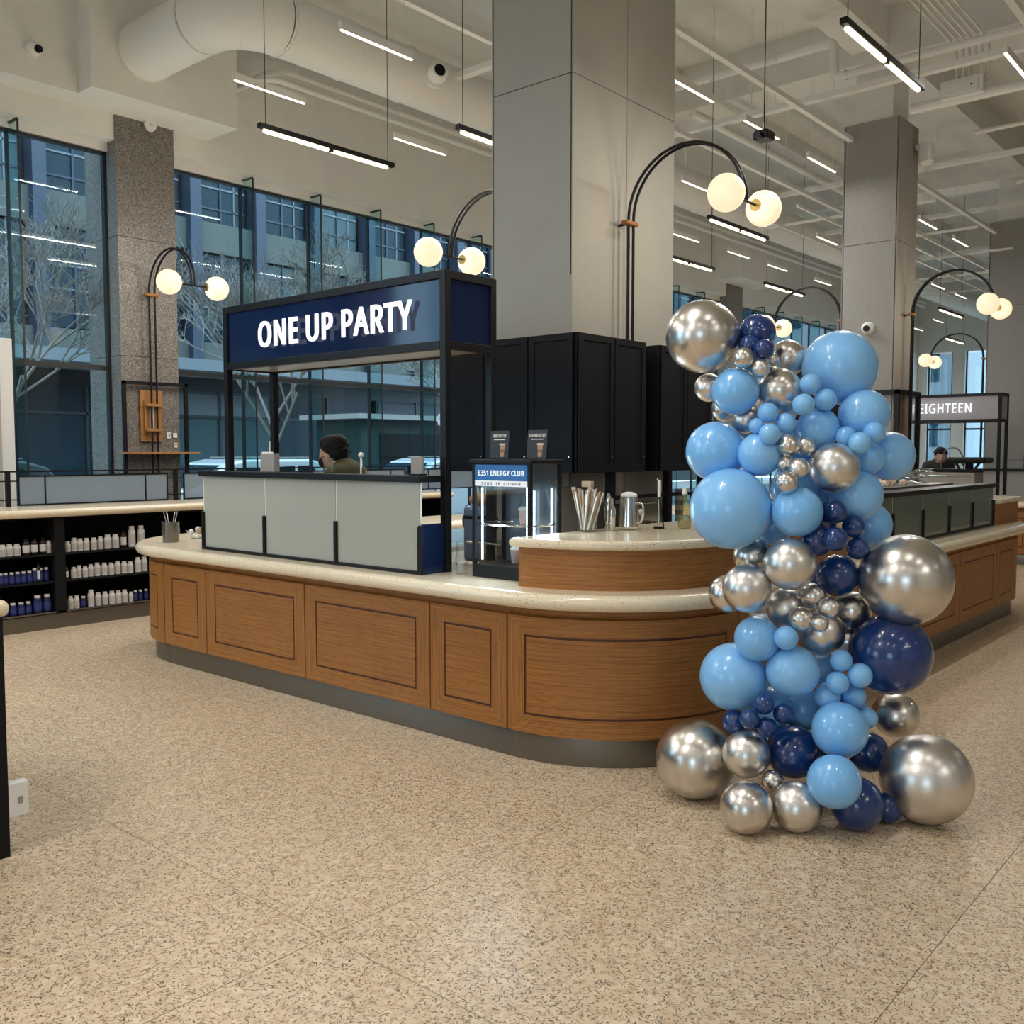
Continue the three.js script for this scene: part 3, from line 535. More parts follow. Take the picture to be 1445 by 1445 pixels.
// ---------- drinks fridge ----------
{
  const x0 = -3.832, x1 = -3.39, z1 = -4.085, z0 = -4.37, y0 = .925, y1 = 1.61, t = thing('drinks_fridge', 'small black glass-sided drinks fridge with lit strips on the counter', 'fridge', [(x0 + x1) / 2, y0, (z0 + z1) / 2]);
  const w = x1 - x0, d = z1 - z0, h = y1 - y0, X = w / 2, Z = d / 2, b = .022;
  mesh('base', rspan(-X, X, 0, .075, -Z, Z, .004), M.black, t); mesh('top', rspan(-X - .015, X + .015, h - .025, h, -Z - .01, Z + .01, .004), M.black, t);
  for (const [x, z] of [[-X, -Z], [-X, Z - b], [X - b, -Z], [X - b, Z - b]]) mesh('corner_post', rspan(x, x + b, .07, h - .02, z, z + b, .002), M.black, t);
  mesh('glass_door', span(-X + b, X - b, .075, h - .15, Z - .012, Z - .006), M.clear, t); mesh('glass_side', span(X - .008, X - .004, .075, h - .025, -Z + b, Z - b), M.clear, t); mesh('glass_side', span(-X + .004, -X + .008, .075, h - .025, -Z + b, Z - b), M.clear, t); mesh('back_glass', span(-X + b, X - b, .075, h - .025, -Z + .006, -Z + .01), phy({ color: lin(.16, .18, .24), roughness: .2, transmission: .5, thickness: 0 }), t);
  const head = canvasTex(512, 120, (x, W, H) => { x.fillStyle = '#1c5590'; x.fillRect(0, 0, W, H); x.fillStyle = '#f4f8ff'; x.font = 'bold 56px sans-serif'; x.textAlign = 'center'; x.textBaseline = 'middle'; x.fillText('E351 ENERGY CLUB', W / 2, H / 2 + 3, W * .88); });
  const sub = canvasTex(512, 70, (x, W, H) => { x.fillStyle = '#dfe3ea'; x.fillRect(0, 0, W, H); x.fillStyle = '#20222a'; x.font = 'bold 46px monospace'; x.textAlign = 'center'; x.textBaseline = 'middle'; x.fillText('9266 18 Curend', W / 2, H / 2 + 2, W * .8); });
  const hbx = mesh('header_box', span(-X + b, X - b, h - .153, h - .027, Z - .03, Z - .0045), M.black, t); mesh('header_sign', new THREE.PlaneGeometry(w - 2 * b, .09).translate(0, h - .075, Z - .002), std({ map: head, roughness: .3, emissive: lin(1, 1, 1), emissiveMap: head, emissiveIntensity: .35 }), hbx);
  mesh('price_strip', new THREE.PlaneGeometry(w - 2 * b, .032).translate(0, h - .137, Z - .002), std({ map: sub, roughness: .4, emissive: lin(1, 1, 1), emissiveMap: sub, emissiveIntensity: .3 }), hbx);
  for (const [x, z, l] of [[-X + .05, Z - .035, .42], [.04, -Z + .03, .4], [X - .05, -Z + .03, .42], [X - .05, Z - .035, .5]]) mesh('light_strip', bx(.008, l, .006, x, .1 + l / 2, z), M.led, t);
  for (const y of [.31]) { const ws = mesh('wire_shelf', tube([V(-X + .03, y, -Z + .03), V(X - .03, y, -Z + .03), V(X - .03, y, Z - .03), V(-X + .03, y, Z - .03)], .006, 60, 6, true), M.chrome, t); mesh('shelf_glass', span(-X + .03, X - .03, y - .002, y + .002, -Z + .03, Z - .03), M.clear, ws); }
  area(.3, .42, 9, lin(.72, .9, 1), [(x0 + x1) / 2, y0 + .32, z1 + .012], [(x0 + x1) / 2, y0 + .32, 5]);
  area(.2, .46, 6, lin(.72, .9, 1), [x1 + .012, y0 + .34, (z0 + z1) / 2], [5, y0 + .34, (z0 + z1) / 2]);
  const cup = (label, x, z, dy) => { const c = thing('cup', label, 'cup', [x, y0 + dy, z]); mesh('cup_body', lathe([[0, 0], [.022, 0], [.03, .08], [.028, .08], [.021, .004], [0, .004]]), std({ color: lin(.55, .4, .38), roughness: .5 }), c); mesh('lid', lathe([[.032, .08], [.032, .088], [.02, .1], [0, .1]]), M.white, c); };
  cup('small pinkish cup standing on the fridge floor', -3.63, -4.24, .077); cup('small pinkish cup with white lid on the fridge shelf', -3.55, -4.22, .314);
  const bl = single('drink_carton', rb(.06, .08, .05, .004), std({ color: lin(.03, .12, .4), roughness: .5 }), 'little blue carton on the fridge floor by the glass', 'carton', [-3.46, y0 + .117, -4.17]);
  const poster = (title, sx) => canvasTex(256, 300, (x, W, H) => { x.fillStyle = '#17130f'; x.fillRect(0, 0, W, H); x.fillStyle = '#eae0d4'; x.font = 'bold 44px sans-serif'; x.textAlign = 'center'; x.fillText(title, W / 2, 70, W * .86); x.fillRect(W * .18, 90, W * .62, 9); x.fillStyle = '#b98a5e'; x.beginPath(); x.moveTo(W * .52, 150); x.lineTo(W * .8, 150); x.lineTo(W * .75, 280); x.lineTo(W * .57, 280); x.fill(); x.fillStyle = '#e2c3a0'; x.fillRect(W * .5, 136, W * .32, 18); x.fillStyle = '#8a6238'; x.fillRect(W * .55, 200, W * .22, 34); });
  for (const [px, title, lab] of [[704, 'EKOREST', 'dark coffee poster card standing on the fridge, the one at the sign side'], [757, 'GENEREST', 'dark coffee poster card standing on the fridge, the one at the bar side']]) {
    const p = onZ(px, 640, z0 + .12), c = thing('poster_card', lab, 'poster', [p.x, y1, p.z]); c.rotation.x = -.08;
    mesh('card', rspan(-.075, .075, 0, .17, -.008, 0, .002), M.blackMatt, c); mesh('print', new THREE.PlaneGeometry(.145, .165).translate(0, .086, .0015), std({ map: poster(title), roughness: .4 }), c);
  }
}

// ---------- balloon column ----------
{
  // [px, py, radius px, colour, layer (0 back .. 4 front), label, group]
  const S = 'silver', L = 'sky', N = 'navy';
  const B = [
    [1185, 519, 52, L, 1, 'big sky blue balloon at the top of the column'], [991, 475, 51, S, 1, 'big chrome silver balloon at the very top of the column'],
    [1068, 470, 26, N, 1, 'dark blue balloon at the top beside the big silver one'], [1057, 488, 15, N, 2, 'small dark blue balloon tucked under the top dark blue one', 'g1'], [1078, 493, 14.5, N, 2, 'small dark blue balloon tucked under the top dark blue one', 'g1'],
    [1049, 505, 15, S, 3, 'tiny silver balloon beside the topmost big silver one'], [1073, 520, 13.5, S, 3, 'tiny silver balloon above the upper sky blue and silver pair'], [1111, 506, 26, S, 0, 'silver balloon half hidden behind the top of the column'], [1089, 508, 10, S, 1, 'tiny silver balloon squeezed behind the top dark blue ones'],
    [1038, 552, 33, L, 2, 'sky blue balloon below the big top silver one'], [1000, 547, 20, S, 0, 'silver balloon half hidden below the big top silver one'], [1022, 577, 18, S, 0, 'silver balloon hidden under the upper sky blue one'], [1053, 592, 20, S, 1, 'silver balloon beside the four small sky blue ones'],
    [1100.5, 551, 31, S, 2, 'pear-shaped silver balloon in the upper middle of the column'],
    [1143, 542, 14.5, L, 3, 'small sky blue balloon in the trio below the big top blue one', 'g2'], [1165, 564, 15.5, L, 3, 'small sky blue balloon in the trio below the big top blue one', 'g2'], [1134, 571, 15.5, L, 4, 'small sky blue balloon in the trio below the big top blue one', 'g2'],
    [1154, 605, 30, L, 2, 'sky blue balloon under the upper trio of small blue ones'], [1219.5, 585, 35.5, L, 1, 'sky blue balloon on the outer side under the big top blue one'],
    [1083.6, 582.7, 14.7, L, 3, 'small sky blue balloon in the group of four beside the pear-shaped silver one', 'g3'], [1109, 597, 14.4, L, 3, 'small sky blue balloon in the group of four beside the pear-shaped silver one', 'g3'], [1067.5, 601, 11, L, 3, 'small sky blue balloon in the group of four beside the pear-shaped silver one', 'g3'], [1086, 612.6, 15, L, 4, 'small sky blue balloon in the group of four beside the pear-shaped silver one', 'g3'],
    [1010, 637, 42, L, 1, 'large sky blue balloon behind the biggest sky blue one'], [1072, 641, 31, L, 2, 'sky blue balloon beside the small silver cluster'],
    [1112.4, 628.4, 16.5, S, 3, 'small silver balloon in the cluster of five in mid column', 'g4'], [1137, 630, 14, S, 3, 'small silver balloon in the cluster of five in mid column', 'g4'], [1108, 655, 12.5, S, 3, 'small silver balloon in the cluster of five in mid column', 'g4'], [1127.6, 661, 15, S, 4, 'small silver balloon in the cluster of five in mid column', 'g4'], [1110, 681, 16, S, 4, 'small silver balloon in the cluster of five in mid column', 'g4'],
    [1177.4, 660, 35, S, 3, 'bronze-tinted silver balloon in the middle of the column'],
    [1194, 616, 14.4, L, 3, 'small sky blue balloon in the trio on the outer upper side', 'g5'], [1213.4, 625, 15.5, L, 4, 'small sky blue balloon in the trio on the outer upper side', 'g5'], [1233.6, 610.4, 15, L, 3, 'small sky blue balloon in the trio on the outer upper side', 'g5'],
    [1256, 643.6, 34, L, 1, 'sky blue balloon bulging out towards the green glass screens'], [1226, 647, 22, L, 2, 'sky blue balloon wedged behind the outer trio'],
    [1030.7, 718, 57, L, 2, 'biggest sky blue balloon, over the raised bar'], [1125, 722, 35.5, L, 3, 'sky blue balloon under the small silver cluster'], [1208, 699, 37, L, 1, 'large sky blue balloon under the bronze-tinted silver one'], [1227, 741, 31, L, 0, 'sky blue balloon behind the dark blue cluster'], [1167, 691, 28, L, 0, 'sky blue balloon in the core of the column', 'g6'], [1092, 742, 27, L, 0, 'sky blue balloon in the core of the column', 'g6'],
    [1179, 722.5, 16.5, N, 3, 'small dark blue balloon in the mid-column cluster', 'g7'], [1204.6, 743, 16, N, 3, 'small dark blue balloon in the mid-column cluster', 'g7'], [1179.4, 761, 17, N, 4, 'small dark blue balloon in the mid-column cluster', 'g7'], [1210.6, 773.7, 16, N, 3, 'small dark blue balloon in the mid-column cluster', 'g7'], [1152.5, 763, 22, N, 1, 'dark blue balloon deep behind the mid-column cluster'],
    [1182, 812, 29.5, N, 2, 'dark blue balloon next to the largest silver one'], [1115, 796, 37, S, 3, 'silver balloon below the sky blue one in mid column'], [1062, 785, 27, S, 1, 'silver balloon tucked under the biggest sky blue one'], [1054, 830, 34.5, S, 3, 'silver balloon touching the worktop edge side'], [1027, 838, 27, S, 1, 'bluish silver balloon closest to the counter edge'], [1109, 857, 28, S, 1, 'dull silver balloon beneath the paired silver ones'],
    [1147.5, 841, 18, S, 3, 'small silver balloon in the lower cluster of four', 'g8'], [1170, 858, 15.5, S, 3, 'small silver balloon in the lower cluster of four', 'g8'], [1131, 874, 18, S, 4, 'small silver balloon in the lower cluster of four', 'g8'], [1157, 880, 12, S, 4, 'small silver balloon in the lower cluster of four', 'g8'],
    [1202, 861, 27, S, 1, 'dark silver balloon behind the largest silver one'], [1158, 892, 33, S, 2, 'silver balloon carrying the lower small silver cluster'], [1278, 818, 64, S, 2, 'largest silver balloon, sticking out over the large dark blue one'], [1256, 923, 57, N, 1, 'large dark blue balloon under the largest silver one'],
    [1068.5, 901, 32, L, 2, 'sky blue balloon above the large lower sky blue one'], [1036, 955, 48, L, 1, 'large sky blue balloon against the curved oak cabinet'], [1109.3, 900, 17, L, 4, 'small single sky blue balloon by the lower silver cluster'], [1118.6, 947, 37, L, 3, 'round sky blue balloon in the lower middle of the column'],
    [1187, 932, 15.6, L, 4, 'small sky blue balloon in the lower group of five', 'g9'], [1213.3, 953, 17.5, L, 4, 'small sky blue balloon in the lower group of five', 'g9'], [1181.8, 963.4, 16, L, 4, 'small sky blue balloon in the lower group of five', 'g9'], [1167.5, 982, 18.5, L, 3, 'small sky blue balloon in the lower group of five', 'g9'], [1204, 981, 17.5, L, 3, 'small sky blue balloon in the lower group of five', 'g9'], [1162, 945, 23, L, 0, 'sky blue balloon deep in the lower core of the column', 'g10'],
    [1077.8, 994, 14.5, N, 4, 'small dark blue balloon in the lower cluster', 'g11'], [1105.4, 1007, 14.5, N, 4, 'small dark blue balloon in the lower cluster', 'g11'], [1057.9, 1015, 14, N, 4, 'small dark blue balloon in the lower cluster', 'g11'], [1082, 1026.5, 14.5, N, 4, 'small dark blue balloon in the lower cluster', 'g11'], [1036, 1019, 17, N, 2, 'small dark blue balloon above the foot silver balloons'],
    [1133, 1000, 30, L, 0, 'sky blue balloon deep in the lower core of the column', 'g10'], [1185, 1030, 39, L, 3, 'upper one of two sky blue balloons stacked near the foot'], [1223, 1013, 15, L, 2, 'small sky blue balloon beside the stacked pair near the foot'], [1177.4, 1103, 37.5, L, 3, 'lower one of two sky blue balloons stacked near the foot'],
    [1119, 1061, 37, N, 2, 'dark blue balloon in the middle of the foot'], [1226, 1062, 28, N, 1, 'dark blue balloon behind the stacked sky blue pair'], [1209, 1134, 37, N, 1, 'dark blue balloon resting on the floor', null, 1], [1252, 1140, 21, N, 0, 'small dark blue balloon on the floor behind the big silver one', null, 1],
    [1122, 690, 34, L, 0, 'sky blue balloon in the core of the column', 'g6'], [1150, 735, 30, N, 0, 'dark blue balloon hidden in the core of the column', 'g12'], [1140, 830, 32, S, 0, 'silver balloon hidden in the core of the column', 'g13'], [1195, 905, 30, S, 0, 'silver balloon hidden in the core of the column', 'g13'], [1095, 575, 30, S, 0, 'silver balloon hidden in the core of the column', 'g13'], [1130, 625, 32, L, 0, 'sky blue balloon in the core of the column', 'g6'], [1085, 870, 28, S, 0, 'silver balloon hidden in the core of the column', 'g13'], [1085, 1000, 32, L, 0, 'sky blue balloon deep in the lower core of the column', 'g10'], [1160, 1070, 34, N, 0, 'dark blue balloon hidden in the core of the column', 'g12'], [1190, 1000, 34, L, 0, 'sky blue balloon deep in the lower core of the column', 'g10'], [1090, 1050, 30, N, 0, 'dark blue balloon hidden in the core of the column', 'g12'],
    [1264, 1009, 32, S, 0, 'silver balloon under the large dark blue one'], [1307, 1099, 62.5, S, 2, 'big silver balloon on the floor at the aisle side', null, 1], [981.5, 1070.7, 55.5, S, 1, 'big silver balloon beside the steel kick plate', null, 1], [1053, 1064, 33.5, S, 3, 'silver balloon next to the tiny one at the foot'], [1053, 1139, 37, S, 2, 'silver balloon on the floor, standing farthest out', null, 1], [1124, 1138, 35.5, S, 2, 'silver balloon on the floor under the dark blue foot balloon', null, 1], [1090, 1102, 15.5, S, 4, 'tiny silver balloon between the foot balloons'],
  ];
  const groups = { g1: 'two small dark blue balloons at the top', g2: 'trio under the big top blue balloon', g3: 'four small blue balloons', g4: 'mid-column silver cluster', g5: 'outer upper trio', g6: 'core blue balloons', g7: 'mid-column dark blue cluster', g8: 'lower silver cluster', g9: 'lower group of small blue balloons', g10: 'lower core blue balloons', g11: 'lower dark blue cluster', g12: 'core dark blue balloons', g13: 'core silver balloons' };
  const mats = {
    silver: [phy({ color: lin(.74, .71, .67), metalness: 1, roughness: .33, clearcoat: .5, clearcoatRoughness: .1 }), phy({ color: lin(.68, .645, .60), metalness: 1, roughness: .28, clearcoat: .5, clearcoatRoughness: .1 })],
    sky: [phy({ color: lin(.23, .55, .95), roughness: .36, clearcoat: .7, clearcoatRoughness: .04 }), phy({ color: lin(.20, .52, .94), roughness: .32, clearcoat: .7, clearcoatRoughness: .04 })],
    navy: [phy({ color: lin(.004, .034, .165), roughness: .22, clearcoat: .6, clearcoatRoughness: .06 }), phy({ color: lin(.005, .042, .185), roughness: .22, clearcoat: .6, clearcoatRoughness: .06 })],
  };
  const prof = []; for (let i = 0; i <= 36; i++) { const a = Math.PI * i / 36; const k = Math.max(0, -Math.cos(a) - .55) / .45; prof.push([Math.max(0, Math.sin(a)) * (1 - .10 * k * k) + (i === 0 || i === 36 ? 0 : 0), -Math.cos(a) * (1 + .05 * k) * -1]); }
  prof.reverse();
  const bodyGeo = lathe(prof.map(([r, y]) => [Math.max(r, 0), y]), 40), knotGeo = lathe([[0, -1.03], [.035, -1.03], [.02, -1.07], [.045, -1.11], [.03, -1.12], [0, -1.1]], 10);
  const DC = 4.47;                                            // distance of the column's axis from its foot on the floor
  const base = [DC + .16, DC + .06, DC - .02, DC - .1, DC - .16], put = [];
  const order = B.map((b, i) => i).sort((a, c) => B[a][4] - B[c][4] || a - c);
  const world = (b, t) => ({ c: cast(b[0], b[1], t), r: b[2] / FPX * t });
  for (const i of order) {
    const b = B[i]; let t = base[b[4]];
    if (b[7]) { let lo = 3, hi = 6; for (let k = 0; k < 40; k++) { const m = (lo + hi) / 2, q = world(b, m); if (q.c.y - q.r > 0) lo = m; else hi = m; } t = lo; }
    else for (let k = 0; k < 60; k++) {
      const q = world(b, t); let hit = 0;
      for (const o of put) { const D = q.c.distanceTo(o.c), need = .9 * (q.r + o.r); if (D < need && Math.hypot(b[0] - o.b[0], b[1] - o.b[1]) < (b[2] + o.b[2]) * .93) hit = 1; }
      if (!hit) break; t -= .012; if (t < base[b[4]] - .3) break;
    }
    put.push({ ...world(b, t), b, i, t });
  }
  const mid = cast(1140, 800, DC);
  put.sort((a, c) => a.i - c.i).forEach(({ c, r, b, i }) => {
    const t = thing('balloon', b[5], 'balloon', [c.x, c.y, c.z], b[6] ? groups[b[6]] : undefined);
    const m = mats[b[3]][i % 2], inner = new THREE.Group();
    const to = V(mid.x - c.x, (rnd() - .5) * .1, mid.z - c.z - .25).normalize();   // the knot points into the column
    t.quaternion.setFromUnitVectors(V(0, -1, 0), to); t.scale.setScalar(r);
    mesh('latex_skin', bodyGeo, m, t); mesh('knot', knotGeo, m, t);
  });
}

// ---------- things on the island ----------
const clearMat = M.clear, steelMat = M.chrome;
const white = std({ color: lin(.8, .79, .76), roughness: .45 }), paper = std({ color: lin(.45, .34, .24), roughness: .8 }), red = std({ color: lin(.42, .05, .07), roughness: .5 });
{
  const can = (x, y, z, label) => { const t = thing('spoon_canister', label, 'canister', [x, y, z]); mesh('canister_body', lathe([[0, 0], [.062, 0], [.064, .16], [.06, .16], [.058, .006], [0, .006]], 28), M.steel, t); mesh('glass_sleeve', lathe([[.07, 0], [.072, .17]], 28), clearMat, t); for (let i = 0; i < 4; i++) { const a = i * 1.6; mesh('spoon', tube([V(.02 * Math.cos(a), .02, .02 * Math.sin(a)), V(.04 * Math.cos(a), .17, .04 * Math.sin(a)), V(.07 * Math.cos(a), .25, .06 * Math.sin(a))], .004, 12, 6), steelMat, t); } return t; };
  can(-7.16, .925, -4.06, 'steel canister with spoons at the rounded end of the worktop');
  const bk = thing('candy_bowl', 'shallow clear bowl of wrapped sweets on the worktop by the screens', 'bowl', [-7.3, .925, -4.4]);
  mesh('bowl', lathe([[0, 0], [.07, 0], [.11, .07], [.105, .07], [.066, .006], [0, .006]], 28), clearMat, bk);
  for (let i = 0; i < 16; i++) { const a = rnd(0, 6.3), r = rnd(0, .075); single('wrapped_sweet', new THREE.DodecahedronGeometry(.022).scale(1.2, .8, 1), i % 3 === 0 ? red : i % 3 === 1 ? white : paper, i % 3 === 0 ? 'red wrapped sweet in the clear bowl' : i % 3 === 1 ? 'white wrapped sweet in the clear bowl' : 'tan wrapped sweet in the clear bowl', 'sweet', [-7.3 + r * Math.cos(a), .965 + rnd(0, .06) * (1 - r * 8), -4.4 + r * Math.sin(a)], [rnd(0, 3), rnd(0, 3), 0], 'sweets in the clear bowl'); }
  // beside the fridge
  const pc = thing('glass_pitcher', 'empty clear glass pitcher on the worktop beside the drinks fridge', 'pitcher', [-3.95, .925, -4.12]);
  mesh('glass_body', lathe([[0, 0], [.035, 0], [.04, .1], [.03, .16], [.034, .19], [.031, .19], [.027, .16], [.036, .1], [.032, .005], [0, .005]], 24), clearMat, pc); mesh('handle', tube([V(-.036, .15, 0), V(-.075, .14, 0), V(-.07, .08, 0), V(-.038, .05, 0)], .006, 20, 8), clearMat, pc);
  const bc = thing('blue_canister', 'big blue-grey insulated drinks canister behind the sign post', 'canister', [-4.38, .925, -4.75]);
  mesh('canister_body', lathe([[0, 0], [.105, 0], [.11, .02], [.11, .34], [.1, .37], [0, .37]], 32), std({ color: lin(.12, .18, .32), roughness: .35, metalness: .3 }), bc); mesh('lid_ring', lathe([[.112, .28], [.116, .285], [.116, .3], [.112, .305]], 32), M.black, bc); for (const s of [-1, 1]) mesh('handle', tube([V(s * .11, .3, 0), V(s * .15, .29, 0), V(s * .15, .22, 0), V(s * .11, .21, 0)], .008, 16, 8), M.black, bc);
  const pa = single('pastry', new THREE.IcosahedronGeometry(.075, 3).scale(1.1, .62, .9), std({ color: lin(.42, .22, .08), roughness: .75 }), 'brown pastry heap on top of the blue-grey canister', 'pastry', [-4.38, 1.335, -4.75]);
  for (let k = 0; k < 2; k++) single('snack_box', rb(.16, .07, .12, .004), k ? std({ color: lin(.22, .12, .1), roughness: .6 }) : std({ color: lin(.35, .3, .25), roughness: .6 }), k ? 'dark brown snack box below the pale one beside the fridge' : 'pale cardboard snack box stacked on a brown one beside the fridge', 'box', [-4.12, k ? .96 : 1.03, -4.6]);
  const tray = single('metal_tray', rb(.3, .012, .22, .004), steelMat, 'thin metal tray on the stack of snack boxes', 'tray', [-4.12, 1.072, -4.6]);
  for (const [px, h, m, l] of [[603, .2, M.black, 'black bottle'], [612, .24, std({ color: lin(.45, .36, .2), roughness: .4 }), 'tan bottle']]) { const p = onZ(px, 742, -4.25), t = thing('syrup_bottle', l + ' behind the navy end panel', 'bottle', [p.x, .925, -4.25]); mesh('bottle_body', lathe([[0, 0], [.03, 0], [.032, .01], [.032, h * .7], [.014, h * .85], [.012, h], [0, h]], 18), m, t); mesh('cap', cyl(.015, .015, .03, 14, 0, h + .015, 0), white, t); }
  // on the screen cap
  const ch = thing('card_holder', 'small grey card box with a pen standing on the screen cap', 'card holder', [-5.7, 1.514, -4.0]); mesh('box', rb(.16, .13, .05, .004, 0, .065, 0), M.grey, ch); mesh('card', rb(.13, .02, .004, .001, 0, .13, .02), white, ch); mesh('pen', cyl(.004, .004, .13, 8, .0, .15, 0), white, ch);
  const gl = thing('glass_tumbler', 'clear tumbler on the screen cap near the worker', 'glass', [-5.05, 1.514, -4.0]); mesh('glass', lathe([[0, 0], [.03, 0], [.036, .1], [.034, .1], [.028, .005], [0, .005]], 20), clearMat, gl);
  const st = thing('phone_stand', 'slim white stand with a cord on the screen cap', 'stand', [-4.72, 1.514, -4.0]); mesh('stem', cyl(.006, .006, .12, 8, 0, .06, 0), white, st); mesh('head', new THREE.SphereGeometry(.018, 12, 10).translate(0, .12, 0), white, st); mesh('cord', tube([V(0, .11, 0), V(.02, .06, .01), V(.015, 0.005, .02)], .003, 14, 6), white, st);
  const bd = thing('table_sign', 'small grey rectangular stand on the end of the screen cap', 'stand', [-4.2, 1.514, -4.0]); mesh('plate', rb(.1, .11, .02, .003, 0, .055, 0), M.grey, bd); mesh('foot', rb(.1, .008, .06, .002, 0, .004, 0), M.black, bd);
  const pol = thing('tap_handle', 'slim metal post with a lamp head beyond the screens', 'post', [-4.75, .9, -5.9]); mesh('stem', cyl(.012, .012, .75, 10, 0, .375, 0), M.steel, pol); mesh('head', cyl(.06, .06, .03, 20, 0, .76, 0), M.steel, pol); mesh('glow_rod', cyl(.012, .012, .22, 10, 0, .98, 0), white, pol);
  // on the raised bar
  const by = 1.192;
  const sj = thing('straw_jar', 'clear jar crammed with wrapped paper straws on the raised bar', 'jar', [-3.3, by, -4.5]);
  mesh('jar', lathe([[0, 0], [.055, 0], [.06, .15], [.057, .15], [.052, .006], [0, .006]], 26), clearMat, sj);
  for (let i = 0; i < 44; i++) { const a = i * 2.4, r = .012 + .036 * ((i * 7 % 11) / 11), tip = .02 + r * 1.7, h = rnd(.2, .26); mesh('paper_straw', rod(V(r * .8 * Math.cos(a + .6), .01, r * .8 * Math.sin(a + .6)), V(tip * Math.cos(a), h, tip * Math.sin(a)), .0055, 6), i % 3 ? paper : white, sj); }
  const cd = thing('wood_tag', 'little pale card block on top of the straw jar', 'card', [-3.3, by + .275, -4.5]); mesh('card', rb(.07, .035, .03, .003), paper, cd); mesh('clip', rb(.03, .03, .02, .003, .02, -.025, 0), paper, cd);
  const pit = (x, z, label, h = .19) => { const t = thing('steel_pitcher', label, 'pitcher', [x, by, z]); mesh('pitcher_body', lathe([[0, 0], [.055, 0], [.058, .02], [.05, h * .8], [.054, h], [.05, h], [.046, h * .8], [.05, .01], [0, .01]], 28), steelMat, t); mesh('handle', tube([V(.05, h * .85, 0), V(.095, h * .8, 0), V(.09, h * .3, 0), V(.056, h * .2, 0)], .007, 20, 8), steelMat, t); return t; };
  pit(-3.2, -4.78, 'polished steel pitcher with a white cloth beside the straw jar'); single('folded_cloth', new THREE.SphereGeometry(.05, 18, 12).scale(1.1, .5, .8), white, 'white folded cloth on the steel pitcher rim', 'cloth', [-3.2, by + .2, -4.78]);
  const uts = [[-3.28, -4.68, .19], [-3.24, -4.66, .16], [-3.3, -4.72, .17]];
  uts.forEach(([x, z, h], i) => { const t = thing('steel_shaker', ['tall slim steel shaker between jar and pitcher', 'short slim steel shaker between jar and pitcher', 'pointed steel shaker behind the straw jar'][i], 'shaker', [x, by, z]); mesh('shaker_body', lathe([[0, 0], [.02, 0], [.024, h * .7], [.012, h], [0, h]], 18), steelMat, t); mesh('shaker_cap', cyl(.013, .009, .03, 12, 0, h + .013, 0), steelMat, t); });
  const wd = thing('steam_wand', 'white steam wand standing beside the steel pitcher', 'wand', [-3.1, by, -4.95]); mesh('arm', tube([V(0, 0, 0), V(0, .12, 0), V(.005, .26, 0), V(-.01, .3, 0)], .007, 24, 8), steelMat, wd); mesh('sleeve', cyl(.011, .011, .1, 10, .004, .24, 0), white, wd); mesh('strut', rod(V(.05, 0, .02), V(.0, .22, 0), .005), M.black, wd); mesh('foot', cyl(.03, .03, .012, 16, 0, .006, 0), M.black, wd);
  const ob = thing('oil_bottle', 'clear bottle with a white stopper on the raised bar', 'bottle', [-2.98, by, -5.05]); mesh('bottle_body', lathe([[0, 0], [.038, 0], [.04, .01], [.04, .14], [.016, .18], [.015, .21], [0, .21]], 22), phy({ color: lin(.75, .72, .5), transmission: 1, thickness: 0, roughness: .05 }), ob); mesh('stopper', cyl(.017, .014, .035, 14, 0, .225, 0), white, ob);
  const jj = thing('pickle_jar', 'squat clear jar of yellowish pieces by the clear bottle', 'jar', [-2.88, by, -5.15]); mesh('jar', lathe([[0, 0], [.045, 0], [.048, .1], [.04, .12], [0, .12]], 22), clearMat, jj); mesh('filling', cyl(.04, .042, .07, 18, 0, .04, 0), std({ color: lin(.5, .45, .2), roughness: .6 }), jj); mesh('lid', cyl(.042, .042, .02, 18, 0, .13, 0), steelMat, jj);
  const bb = thing('card_terminal', 'black box-shaped terminal on the raised bar beside the biggest blue balloon', 'terminal', [-2.8, by, -5.35]); mesh('box', rb(.16, .15, .14, .008, 0, .075, 0), M.black, bb); mesh('screen', rb(.12, .08, .004, .001, 0, .085, .072), M.navy, bb);
  // back bench
  const cs = (x, z, n, label) => { for (let i = 0; i < n; i++) single('cup_stack', lathe([[.03, 0], [.04, .07], [.038, .07], [.028, .004], [.0, .004]], 18), i % 2 ? white : M.grey, label, 'cup', [x, .9 + i * .045, z], null, label.slice(0, 30)); };
  cs(-4.36, -7.3, 9, 'upturned cup in the tall stack under the gap in the cupboards');
  const em = thing('coffee_machine', 'steel coffee machine on the bench under the overhead cupboards', 'coffee machine', [-4.45, .9, -6.6]); mesh('body', rb(.3, .28, .5, .012, 0, .2, 0), steelMat, em); mesh('drip_tray', rb(.42, .05, .5, .008, .03, .025, 0), M.black, em); for (const z of [-.13, .13]) { mesh('group_head', cyl(.035, .035, .05, 16, .18, .16, z), steelMat, em); mesh('filter_handle', rod(V(.18, .13, z), V(.34, .12, z), .012), M.black, em); } mesh('dial', cyl(.03, .03, .02, 16).rotateZ(1.57), white, em, [.155, .26, 0]);
  const sc = thing('scale', 'flat steel scale with a tray on the bench near the coffee machine', 'scale', [-4.42, .9, -6.3]); mesh('base', rb(.2, .05, .22, .006, 0, .025, 0), M.black, sc); mesh('tray', rb(.24, .01, .26, .004, 0, .07, 0), steelMat, sc); mesh('stem', cyl(.02, .02, .03, 12, 0, .055, 0), steelMat, sc);
  // on the green screens and the far island
  const fo = thing('foil_tinsel', 'crumpled heap of silver blue foil tinsel behind the green screens', 'tinsel', [-3.1, 1.36, -9.35]);
